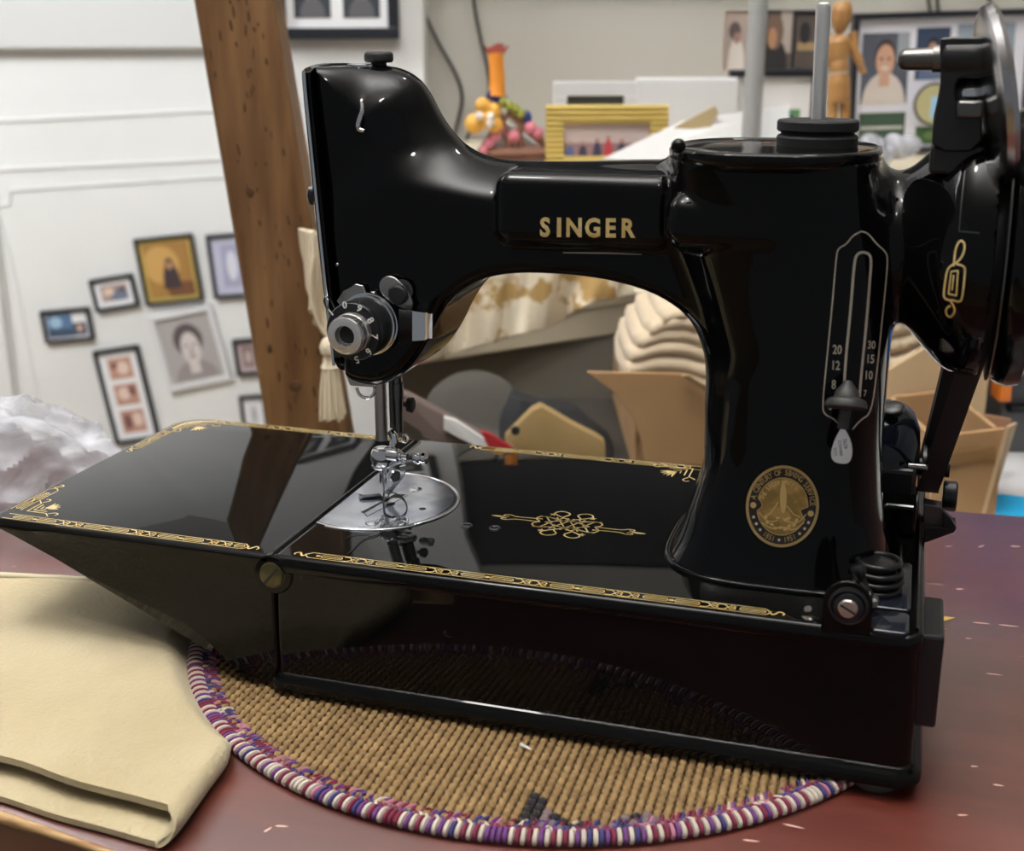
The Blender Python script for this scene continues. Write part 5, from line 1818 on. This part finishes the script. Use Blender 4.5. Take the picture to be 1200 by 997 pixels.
lo_ = [off_loop(fpE, k, z) for k, z in ((-1.5, ez(0)), (-.2, ez(.03)), (.1, ez(.5)), (.3, ez(.9)), (1.2, lambda x: 62.6), (1.2, lambda x: 63.8), (.3, lambda x: 65.0), (-1.0, lambda x: H))]
for l in lo_:
    for i, (x, y, z) in enumerate(l):
        if z > 60 and y > W_ * 0:
            l[i] = (x, y, z + max(0, -x) * .005)
ext.rings(lo_)
eo = obj('extension_leaf', ext, BEDEN, sm, smooth=35, label='hinged bed extension folded down level')
# joint trim bars along the hinge
obj('hinge_strip', MB().box((-2.2, W_ / 2 + 1, H + .0), (.6, W_ - 8, .3)), DARKST, eo, smooth=0, bevel=.12)
obj('hinge_strip', MB().box((2.0, 19, H + .0), (.5, 34, .3)), DARKST, bo, smooth=0, bevel=.12)
obj('hinge_strip', MB().box((2.0, 135, H + .0), (.5, 52, .3)), DARKST, bo, smooth=0, bevel=.12)
c_ = atY(320, 673, -.6)
hs = obj('hinge_screw', MB().lathe((c_[0], -.4, c_[2]), (0, -1, 0), [(0, 6.6), (.6, 6.6), (.9, 5.4), (1.8, 5.3), (2.2, 4.6), (2.25, .3)], 36), BRASSD, sm)
obj('slot', MB().box((c_[0], -2.7, c_[2]), (9.6, .5, 1.1), rot=(0, -.85, 0)), RUBBER, hs, smooth=0)
obj('hinge_lug', MB().lathe((c_[0], 1.0, c_[2]), (0, -1, 0), [(0, 8.8), (1.6, 8.6), (2.2, 8.0)], 40), ENAMEL, sm)
# rubber feet
for x, y in ((243, 8), (243, 156), (14, 156), (14, 12)):
    zf = .2 if x > 200 else 4.5
    obj('rubber_foot', MB().lathe((x, y, zf), (0, 0, 1), [(0, 8), (1, 8.6), (6.2 - zf, 8.6)], 28), mat('grey_rubber', (.09, .085, .075), .8), sm)
# raised covers at the right end
def pad(x0, x1, y0, y1, r, z0, z1, m_, nm='bed_cover'):
    P = rrect(x0, x1, y0, y1, (r,) * 4, 6)
    return obj(nm, MB().rings([off_loop(P, 0, z0), off_loop(P, 0, z1 - .5), off_loop(P, -.6, z1)]), m_, sm, smooth=40)


pad(236.5, 250.0, -1.0, 16.5, 2, H - .5, H + 1.2, mat('blue_black_enamel', (.012, .014, .022), .16))
pad(236.5, 250.5, 20, 66, 2, H - .5, H + .9, mat('blue_black_enamel', (0, 0, 0)))
obj('edge_rail', MB().tube([(252.6, 4, H + .6), (252.6, 80, H + .6), (252.6, 160, H + .6)], .9, 8), ENAMEL, bo, smooth=60)

# socket block on the right side
sk = MB()
P = rrect(-12, 30, 26, 63, (2, 2, 2, 2), 4)


def yzbox(x0, x1, y0, y1, z0, z1, nm, m_, bev=.8, par=sm):
    return obj(nm, MB().box(((x0 + x1) / 2, (y0 + y1) / 2, (z0 + z1) / 2), (x1 - x0, y1 - y0, z1 - z0)), m_, par, smooth=0, bevel=bev)


ts_ = yzbox(253, 262.6, 10, 46, 24.5, 61.5, 'terminal_socket', SATIN, 1.2)

# ------------------------------------------------------------------ slotted pivot tab at the front right corner
pz = atY(993, 709, -3)
tabP = [(pz[0] + 8.6 * math.cos(a), pz[2] + 8.9 * math.sin(a)) for a in np.linspace(0, PI, 20)] + [(pz[0] - 8.6, 63.5), (pz[0] + 8.6, 63.5)]
tab = obj('pivot_tab', MB().extrude([(x, 1.0, z) for x, z in tabP], (0, -3.6, 0)), ENAMEL, sm, smooth=40, bevel=.6)
obj('pivot_ring', MB().lathe((pz[0] + .4, -2.4, pz[2] - .3), (0, -1, 0), [(0, 7.2), (1.2, 7.0), (1.6, 6.2), (1.2, 5.4), (2.4, 5.2), (2.8, 4.2)], 40), SATIN, tab)
psc = obj('pivot_screw', MB().lathe((pz[0] + .3, -5.0, pz[2] - .2), (0, -1, 0), [(0, 3.5), (.8, 3.5), (1.3, 3.0), (1.35, .2)], 30), BRASS, tab, label='bright slotted screw')
obj('slot', MB().box((pz[0] + .3, -6.4, pz[2] - .2), (6.0, .3, .7), rot=(0, .5, 0)), RUBBER, psc, smooth=0)
# stacked light-fitting rings behind the tab
rx_ = atZ(1028, 676, 74)
m = MB()
for k, (zz_, rr_) in enumerate(((67.5, 8.2), (71, 8.8), (74.5, 8.6), (78, 7.6))):
    m2 = [(rx_[0] + rr_ * math.cos(a), rx_[1] + 6 + rr_ * math.sin(a), zz_) for a in np.linspace(0, 2 * PI, 33)]
    m.tube(m2, 1.25, 8)
obj('coil_ring', m, SATIN, sm, smooth=60)
obj('ring_core', MB().lathe((rx_[0], rx_[1] + 6, 65), (0, 0, 1), [(0, 7.2), (13, 6.4), (13.4, 1)], 28), SATIN, sm)
a_, b_ = atY(1006, 668, 12), atY(1016, 698, 12)
obj('cord_toggle', MB().lathe(b_, a_ - b_, [(0, 2.6), (3, 1.8), (7, 1.5), (8, 2.0), (9.4, 2.7), (11, 2.8), (12.4, 2.0), (12.8, .6)], 20), SATIN, sm)
obj('toggle_nut', MB().lathe(b_ + [0, 0, -3.0], (0, 0, 1), [(0, 4.6), (2.2, 4.6), (3.0, 3.2)], 6), STEEL, sm, smooth=20)
m = MB()
p = atZ(1040, 690, H + 1)
m.lathe((244, 40, H + .9), (0, 0, 1), [(0, 1.5), (.6, 1.5)], 14)
obj('cover_screw', m, STEEL, sm)
# column foot bead
m = MB()
pts = []
for a in np.linspace(0, 2 * PI, 81):
    c__, s__ = math.cos(a), math.sin(a)
    pts.append((199.3 + 45.9 * math.copysign(abs(c__) ** .625, c__), 70 + 45.7 * math.copysign(abs(s__) ** .625, s__), H + .6))
obj('pillar_bead', MB().tube(pts, 1.5, 8), ENAMEL, sm, smooth=60)

# ------------------------------------------------------------------ stitch length lever
kb = trace([(993, 462)], 0)[0]
kp = atY(992, 468, kb[1] - 9)
kd = kp - kb; kd = np.array([0, -1, -.15])
lev = obj('stitch_lever', MB().tube([kb + [0, 1, 3], kb + [0, -4, 1], kb + [0, -9, -1]], [1.4, 1.6, 2], 10), SATIN, sm, smooth=60)
c_ = trace([(992, 470)], 0)[0]
kax = np.array([0, -.35, -1.0])
obj('lever_knob', MB().lathe(atY(994, 446, c_[1] - 5), kax, [(0, 1.2), (2, 2.6), (4, 4.2), (6, 4.6), (7, 6.8), (8.4, 7.6), (9.6, 7.5), (10.2, 6.6), (10.6, 2)], 36), mat('dark_plastic', (.035, .033, .032), .5), lev)
a_, b_ = atY(990.5, 480, c_[1] - 8), atY(987.5, 502, c_[1] - 9)
obj('lever_screw', MB().cyl(a_, b_, 2.1, 2.0, 18), mat('dark_plastic', (0, 0, 0)), lev)
yt = c_[1] - 10.5
tg = chaikin([atY(u, v, yt) for u, v in ((987, 499), (993, 508), (998, 520), (999, 534), (995, 543), (986, 544), (976, 541), (973, 532), (977, 518), (982, 508))], 2, True)
to = obj('needle_tag', MB().extrude(tg, (0, 1.4, 0)), TAG, sm, bevel=.25, label='bright teardrop threader tag')
f = Flat()
f.text('45792', (991, 520), 6.0, rot=1.45 + PI, sx=.8); f.text('SIMANCO', (985, 525), 5.2, rot=1.45 + PI, sx=.8); f.text('U.S.A.', (979, 529), 5.2, rot=1.45 + PI, sx=.8)
decal('engraved_text', f, f.planeY(yt - .05), PRINT, to)

# ------------------------------------------------------------------ motor behind the pillar
mo = obj('motor', MB().lathe((176, 138, 87), (1, 0, 0), [(0, 18), (3, 24), (6, 26), (60, 26), (66, 25), (71, 21), (74, 14), (75, 3)], 48), mat('motor_enamel', (.006, .008, .014), .10), sm, smooth=40)
obj('motor_seam', MB().lathe((232, 138, 87), (1, 0, 0), [(0, 26), (.2, 27), (2.4, 27.2), (2.6, 26)], 48), ENAMEL, mo)
obj('motor_block', MB().box((213, 132, 78), (74, 40, 24)), SATIN, mo, smooth=0, bevel=2)
obj('motor_foot', MB().box((222, 112, 72), (58, 30, 14)), ENAMEL, mo, smooth=0, bevel=1.5)
obj('brush_cap', MB().lathe((238, 126, 112), (-.1, -.4, .8), [(0, 4.5), (2, 4.5), (2.6, 3.6)], 18), SATIN, mo)
obj('motor_screw', MB().cyl((246, 112, 92), (254, 112, 92), 1.3, n=12), STEEL, mo)
mo2 = obj('motor_pulley', MB().lathe((249, 138, 84), (1, 0, 0), [(0, 4), (3, 4), (3.2, 9.6), (4.6, 9.8), (7, 6.6), (9.4, 9.8), (10.8, 9.6), (11, 4), (15, 4)], 32), SATIN, sm)
pk = atY(1112, 581, 138)
obj('pulley_knob', MB().lathe((262, 138, pk[2]), (1, 0, 0), [(0, 6), (.6, 6.9), (5.4, 6.9), (6.2, 6.2), (6.3, .4)], 32), SATIN, mo2)
p0, p1 = atY(1080, 600, 120), atY(1104, 616, 120)
obj('motor_bracket', MB().extrude([atY(u, v, 120) for u, v in ((1082, 590), (1104, 594), (1104, 618), (1082, 618))], (0, 8, 0)), mat('bracket_metal', (.16, .13, .13), .4, .6), sm, smooth=0, bevel=.6)
obj('bracket_fin', MB().extrude([atY(u, v, 116) for u, v in ((1104, 598), (1115, 608), (1121, 619), (1104, 618))], (0, 3, 0)), SATIN, sm, smooth=0, bevel=.4)
obj('bracket_web', MB().extrude([atY(u, v, 116) for u, v in ((1080, 617), (1121, 619), (1118, 624), (1080, 638))], (0, 14, 0)), SATIN, sm, smooth=0, bevel=.4)
# belt round wheel pulley and motor pulley
BX = 259.5
def belt_loop(w_):
    c1, r1, c2, r2 = np.array([72, 193]), 36.0 + w_, np.array([138, 84]), 8.0 + w_
    d = c2 - c1; L = np.linalg.norm(d); th = math.atan2(d[1], d[0]); al = math.acos((r1 - r2) / L)
    P = []
    for a in np.linspace(th + al, th - al + 2 * PI, 40):
        P.append(c1 + r1 * np.array([math.cos(a), math.sin(a)]))
    for a in np.linspace(th - al, th + al, 14):
        P.append(c2 + r2 * np.array([math.cos(a), math.sin(a)]))
    return P


bi, bo_ = belt_loop(0), belt_loop(3.4)
m = MB()
for a_, b_ in zip(bi, bo_):
    pass
n = len(bi)
Vb = []
for k in range(n):
    # the belt runs slightly out of line, from the motor pulley to the wheel
    t_ = np.clip((bi[k][1] - 84) / 109, 0, 1); X = 255.5 + 13.5 * t_
    Vb += [(X - 4.6, *bo_[k]), (X + 4.6, *bo_[k]), (X + 3.9, *bi[k]), (X - 3.9, *bi[k])]
Fb = []
for k in range(n):
    k2 = (k + 1) % n
    for q in range(4):
        Fb.append((k * 4 + q, k2 * 4 + q, k2 * 4 + (q + 1) % 4, k * 4 + (q + 1) % 4))
m.add(Vb, Fb)
obj('drive_belt', m, RUBBER, sm, smooth=35)

# ------------------------------------------------------------------ hand wheel
hw = obj('hand_wheel', MB().lathe((266, 72, 193), (1, 0, 0), [(0, 30), (.5, 33.5), (4, 33.5), (4.5, 44), (5.5, 48.5), (7.5, 50.5), (11, 51.3), (15, 50.6), (17, 47), (17.6, 42), (15, 38), (14, 20)], 96), ENAMEL, sm, smooth=40)
obj('wheel_groove', MB().lathe((269.5, 72, 193), (1, 0, 0), [(0, 47), (.4, 49.6), (1.0, 49.4)], 96), DARKST, hw)
obj('stop_motion_nut', MB().lathe((280, 72, 193), (1, 0, 0), [(0, 20), (8, 20), (9, 19), (9, 2)], 48), CHROME, hw)
# small guides hanging below the bell
for u, v, m_ in ((1112, 404, DARKST),):
    a_ = atY(u, v - 20, 40); b_ = atY(u - 1, v + 9, 40)
    obj('guard_lug', MB().lathe(b_, a_ - b_, [(0, 1), (1.2, 3.0), (10, 3.6)], 18), DARKST, sm)

# ------------------------------------------------------------------ bobbin winder
YW = 40.0
bw = obj('bobbin_winder', MB().extrude([tuple(p) for p in chaikin([atY(u, v, YW) for u, v in ((1101, 48), (1104, 43), (1160, 43), (1164, 50), (1164, 88), (1130, 90), (1121, 94), (1119, 112), (1124, 122), (1150, 124), (1152, 178), (1092, 178), (1093, 142), (1099, 116), (1103, 92))], 1, True)], (0, 11, 0)), SATIN, sm, smooth=40, bevel=.7, label='black bobbin winder bracket')
a_, b_ = atY(1052, 70, YW + 5), atY(1104, 69, YW + 5)
obj('winder_spindle', MB().lathe(a_, b_ - a_, [(0, 1.5), (1, 3.0), (2.2, 3.7), (11.5, 3.9), (11.6, 4.6), (16.5, 4.7)], 28), DARKST, bw, label='steel winder spindle')
a_, b_ = atY(1104, 68, YW + 5), atY(1168, 68, YW + 5)
obj('winder_sleeve', MB().lathe(a_, b_ - a_, [(0, 5.6), (1, 6.6), (19, 6.8), (20, 6)], 28), SATIN, bw)
c_ = atY(1166, 118, YW + 8)
tl = np.array([1, -.12, .0]); tl /= np.linalg.norm(tl)
obj('winder_pulley', MB().lathe((c_[0] - 4.5, YW + 5, c_[2] + 1.0), (1, .10, .20), [(0, 12), (1.2, 22), (1.6, 27), (3.0, 30), (5.2, 31), (7.0, 30), (7.6, 27), (7.8, 4)], 64), mat('worn_nickel', (.50, .49, .50), .22, 1.0), bw, label='bright nickel winder pulley')
c_ = atY(1138, 110, YW + 12)
obj('winder_boss', MB().ell(c_, (10, 7, 6.5), 24, 14), CHROME, bw)
obj('boss_ring', MB().lathe(atY(1142, 104, YW + 7.5), (0, -.7, .7), [(0, 2.0), (.5, 1.9), (.6, 1.0)], 20), mat('brass_ring', (.7, .5, .2), .3, .9), bw)
obj('winder_latch', MB().box(atY(1137, 128, YW - 1), (9, 5, 6)), DARKST, bw, bevel=1.2)
m = MB().tube([atY(1120, 170, YW), atY(1123, 180, YW + 2), atY(1126, 190, YW + 4)], [4, 5, 5], 12)
obj('winder_foot', MB().box(atY(1122, 176, YW + 8) + [0, 4, -3], (18, 20, 10)), SATIN, bw, smooth=0, bevel=1.5)

# ------------------------------------------------------------------ needle plate
c0 = np.array([14.5, 72.6]); R0 = 37.2
Pn = []
a0 = math.asin((106.8 - 72.6) / R0)
for a in np.linspace(-(PI - (PI - math.acos((1.2 - c0[0]) / R0))), (PI - (PI - math.acos((1.2 - c0[0]) / R0))), 50):
    Pn.append((c0[0] + R0 * math.cos(a), c0[1] + R0 * math.sin(a)))
npl = obj('needle_plate', MB().rings([[(c0[0] + (x - c0[0]) * k, c0[1] + (y - c0[1]) * k, z) for x, y in Pn] for k, z in ((1.0, H - .3), (1.0, H + .35), (.985, H + .6), (.96, H + .6))]), PLATE, sm, smooth=30)
obj('plate_rim', MB().tube([(c0[0] + (x - c0[0]) * 1.02, c0[1] + (y - c0[1]) * 1.02, H + .1) for x, y in Pn[2:-2]], .7, 8), CHROME, sm, smooth=60)
m = MB()
f = Flat(); ZP = H + .66
f.poly([tuple(atZ(u, v, ZP)[:2]) for u, v in ((422.5, 600), (463, 578.5), (475.5, 579), (469, 583.5), (459, 583), (427, 601))])
f.disc(atZ(495, 596, ZP)[:2], 1.6, 1.6, 14)
f.ribbon([tuple(atZ(u, v, ZP)[:2]) for u, v in ((426, 600), (430, 605), (478, 580))], .35)
decal('feed_slot', f, f.planeZ(ZP), RUBBER, npl)
for u, v in ((487, 573), (436, 613)):
    p = atZ(u, v, ZP); m = MB().lathe((p[0], p[1], H + .5), (0, 0, 1), [(0, 3.1), (.35, 3.0), (.5, 2.4), (.4, .2)], 24)
    obj('plate_screw', m, CHROME, npl)
p = atZ(456, 589, H + 1)
obj('feed_dog', MB().box((p[0], p[1], H + .8), (2.6, 4.6, 1.0), rz=-.6), CHROME, npl, smooth=0)
# bright springs / thread guide ends on the near plate edge
obj('plate_clip', MB().tube([tuple(atZ(u, v, H + 1.2)) for u, v in ((440, 612), (447, 606), (452, 606), (452, 612), (446, 616))], .5, 6, smooth=2), CHROME, npl, smooth=60)
obj('plate_clip', MB().tube([tuple(atZ(u, v, H + 1.2)) for u, v in ((458, 614), (464, 607), (472, 605), (478, 608), (476, 614), (468, 615))], .6, 6, smooth=2), CHROME, npl, smooth=60)
# two oil holes beside the plate
for u, v in ((547, 616), (580, 619)):
    p = atZ(u, v, H); m = MB().tube([(p[0] + 2.2 * math.cos(a), p[1] + 2.2 * math.sin(a), H + .2) for a in np.linspace(0, 2 * PI, 20)], .45, 6)
    obj('oil_hole', m, CHROME, sm, smooth=60)
p = atZ(949, 722, H)
obj('bed_screw', MB().lathe((p[0], p[1], H - .1), (0, 0, 1), [(0, 3.4), (.4, 3.3), (.7, 2.0), (.8, .2)], 24), CHROME, sm)

# ------------------------------------------------------------------ gold borders on the bed
def border(fl_, p0, p1, wdt=5.2, period=36.5, phase=0., ends=(True, True), side=1):
    p0, p1 = np.array(p0, float), np.array(p1, float)
    L = np.linalg.norm(p1 - p0); t = (p1 - p0) / L; n_ = np.array([-t[1], t[0]]) * side

    def M(s_, h_):
        return tuple(p0 + t * s_ + n_ * h_)
    lw = .42
    h2 = wdt / 2
    e0 = 7 if ends[0] else 0; e1 = L - 7 if ends[1] else L
    fl_.ribbon([M(e0, -h2), M(e1, -h2)], lw, step=6)
    fl_.ribbon([M(e0, h2), M(e1, h2)], lw, step=6)
    s_ = e0 - phase
    while s_ < e1:
        # scrolls
        def clip(a):
            return min(max(a, e0), e1)
        for c_ in (s_ + 4.0, s_ + 10.5):
            if e0 + 3 < c_ < e1 - 3:
                for sg in (1, -1):
                    fl_.curve([M(c_ - 4.2, -sg * h2 * .75), M(c_ - 1.6, -sg * h2 * .8), M(c_ - .4, 0), M(c_ + .9, sg * h2 * .75), M(c_ + 2.6, sg * h2 * .35), M(c_ + 1.5, -sg * h2 * .1), M(c_ + .6, sg * h2 * .1)], .5, 2, step=.8)
        for a, b in ((s_ + 15.0, s_ + 23.4), (s_ + 27.2, s_ + 35.4)):
            a, b = clip(a), clip(b)
            if b - a > 3:
                for h_ in (-1.25, 0, 1.25):
                    fl_.ribbon([M(a, h_), M(b, h_)], .42, step=4)
                fl_.curve([M(a + .3, -1.5), M(a - .8, 0), M(a + .3, 1.5)], .4, 2); fl_.curve([M(b - .3, -1.5), M(b + .8, 0), M(b - .3, 1.5)], .4, 2)
        c_ = s_ + 25.3
        if e0 + 1 < c_ < e1 - 1:
            fl_.poly([M(c_ - .9, -.7), M(c_ + .9, -.7), M(c_ + .9, .7), M(c_ - .9, .7)])
        s_ += period
    for on, s0, sg in ((ends[0], e0, -1), (ends[1], e1, 1)):
        if on:
            fl_.curve([M(s0, h2), M(s0 + sg * 2, h2 * .2), M(s0 + sg * 3, -h2 * .8), M(s0 + sg * 4.2, -h2 * .2), M(s0 + sg * 5.2, h2 * .6), M(s0 + sg * 6.5, h2 * .4), M(s0 + sg * 7.4, -h2 * .1), M(s0 + sg * 6.6, -h2 * .5)], [.5, .9, .6], 2, step=.8)
            fl_.curve([M(s0, -h2), M(s0 + sg * 1.5, -h2 * .6), M(s0 + sg * 2.5, h2 * .3)], .5, 2, step=.8)


def corner(fl_, c, sx, sy, sc=1.0):
    """small stepped scroll in a corner; sx, sy point into the bed"""
    def M(x, y):
        return (c[0] + sx * x * sc, c[1] + sy * y * sc)
    fl_.ribbon([M(0, 16), M(3, 13), M(3, 3), M(13, 3), M(16, 0)], .6)
    fl_.ribbon([M(5, 12), M(5, 5), M(12, 5)], .6)
    fl_.ribbon([M(7, 10), M(7, 7), M(10, 7)], .5)
    for k in range(5):
        a = .12 + k * .33
        e = (8.5 + 6.5 * math.cos(a), 8.5 + 6.5 * math.sin(a))
        fl_.curve([M(8.5, 8.5), M((8.5 + e[0]) / 2 + .5, (8.5 + e[1]) / 2 - .4), M(*e)], [.4, 1.5, .4], 1)
    fl_.curve([M(14, 3), M(17, 5), M(19, 3.5), M(18, 2)], .6, 2); fl_.curve([M(3, 14), M(5, 17), M(3.5, 19), M(2, 18)], .6, 2)


ZG = H + .08
f = Flat()
border(f, (8, 4.4), (206, 4.4), phase=22)
decal('gold_border', f, f.planeZ(ZG), GOLD, bo)
f = Flat()
border(f, (30, W_ - 4.2), (150, W_ - 4.2), phase=8, ends=(True, False))
corner(f, (150, W_ - 2), -1, -1, 1.25)
decal('gold_border', f, f.planeZ(ZG), GOLD, bo)
# centre ornament
f = Flat()
CX, CY = 106.5, 68.5


def K(x, y):
    return (CX + x, CY + y)


for sg in (1, -1):
    f.curve([K(-sg * 12, sg * 3.2), K(-sg * 24, sg * 2.2), K(-sg * 27, sg * 4.2), K(-sg * 30, sg * 3.4), K(-sg * 29, sg * 1.6), K(-sg * 27, sg * 2)], .75, 2, step=.8)
    f.curve([K(-sg * 12, -sg * .6), K(-sg * 24, -sg * .2), K(-sg * 27, -sg * 2.4), K(-sg * 30, -sg * 1.8), K(-sg * 29.4, -sg * .2), K(-sg * 27.5, -sg * .6)], .75, 2, step=.8)
    f.ribbon([K(-sg * 29, sg * .9), K(-sg * 35, sg * 1.0)], [.8, 2.2, .2])
    for dx_ in (-7.5, -2.5, 2.5, 7.5):
        f.curve([K(dx_ - sg * 4, -7), K(dx_, 0), K(dx_ + sg * 4, 7)], .7, 2, step=.8)
    f.curve([K(sg * 4, 8), K(sg * 1, 12.5), K(sg * 6, 15.5), K(sg * 9.5, 12), K(sg * 6, 8.5), K(-sg * 2, 4), K(-sg * 10, 0)], .8, 2, step=.8)
    f.curve([K(sg * 4, -8), K(sg * 1, -12.5), K(sg * 6, -15.5), K(sg * 9.5, -12), K(sg * 6, -8.5), K(-sg * 2, -4), K(-sg * 10, 0)], .8, 2, step=.8)
    f.curve([K(sg * 6, 5), K(sg * 13, 7), K(sg * 15.5, 3), K(sg * 12, 0), K(sg * 15.5, -3), K(sg * 13, -7), K(sg * 6, -5)], .8, 2, step=.8)
    for yy_ in (10.5, -10.5):
        c__ = K(-sg * 9, yy_ * .95)
        f.poly([(c__[0] + (2.0 if k % 2 == 0 else .8) * math.sin(k * PI / 5), c__[1] + (2.0 if k % 2 == 0 else .8) * math.cos(k * PI / 5)) for k in range(10)])
    f.curve([K(-sg * 14, 7), K(0, 2.5), K(sg * 14, 7)], .7, 2, step=.8); f.curve([K(-sg * 14, -7), K(0, -2.5), K(sg * 14, -7)], .7, 2, step=.8)
decal('gold_ornament', f, f.planeZ(ZG), GOLD, bo)
f = Flat()
border(f, (-134, 4.4), (-9, 4.4), phase=10, ends=(False, True))
border(f, (-134.6, 12), (-134.6, 46), phase=13, ends=(False, True), side=-1)
corner(f, (-131.5, 9), 1, 1, 1.0)
EXTF = f
f = Flat()
border(f, (-3.8 - 1, W_ - 4.2), (-118, W_ - 4.2), phase=4, ends=(False, False))
border(f, (-134.6, 100), (-134.6, 142), phase=13, ends=(True, False), side=-1)
f.curve([(-137.2, 140), (-137.2, 154), (-131, 160.5), (-127, 163.3), (-117, 163.4)], .5, 2); f.curve([(-132, 140), (-132, 150), (-127, 156), (-122, 158.2), (-117, 158.2)], .5, 2)
f.curve([(-134.6, 142), (-134, 152), (-128.5, 158.5), (-118, 160.8)], 1.6, 2)
corner(f, (-133.5, 158), 1, -1, 1.1)


def zext(x, y):
    return ZG + max(0, -x) * .005


for f in (f, EXTF):
    decal('gold_border', f, [(x, y, zext(x, y) + .05) for x, y in f.v], GOLD, eo)
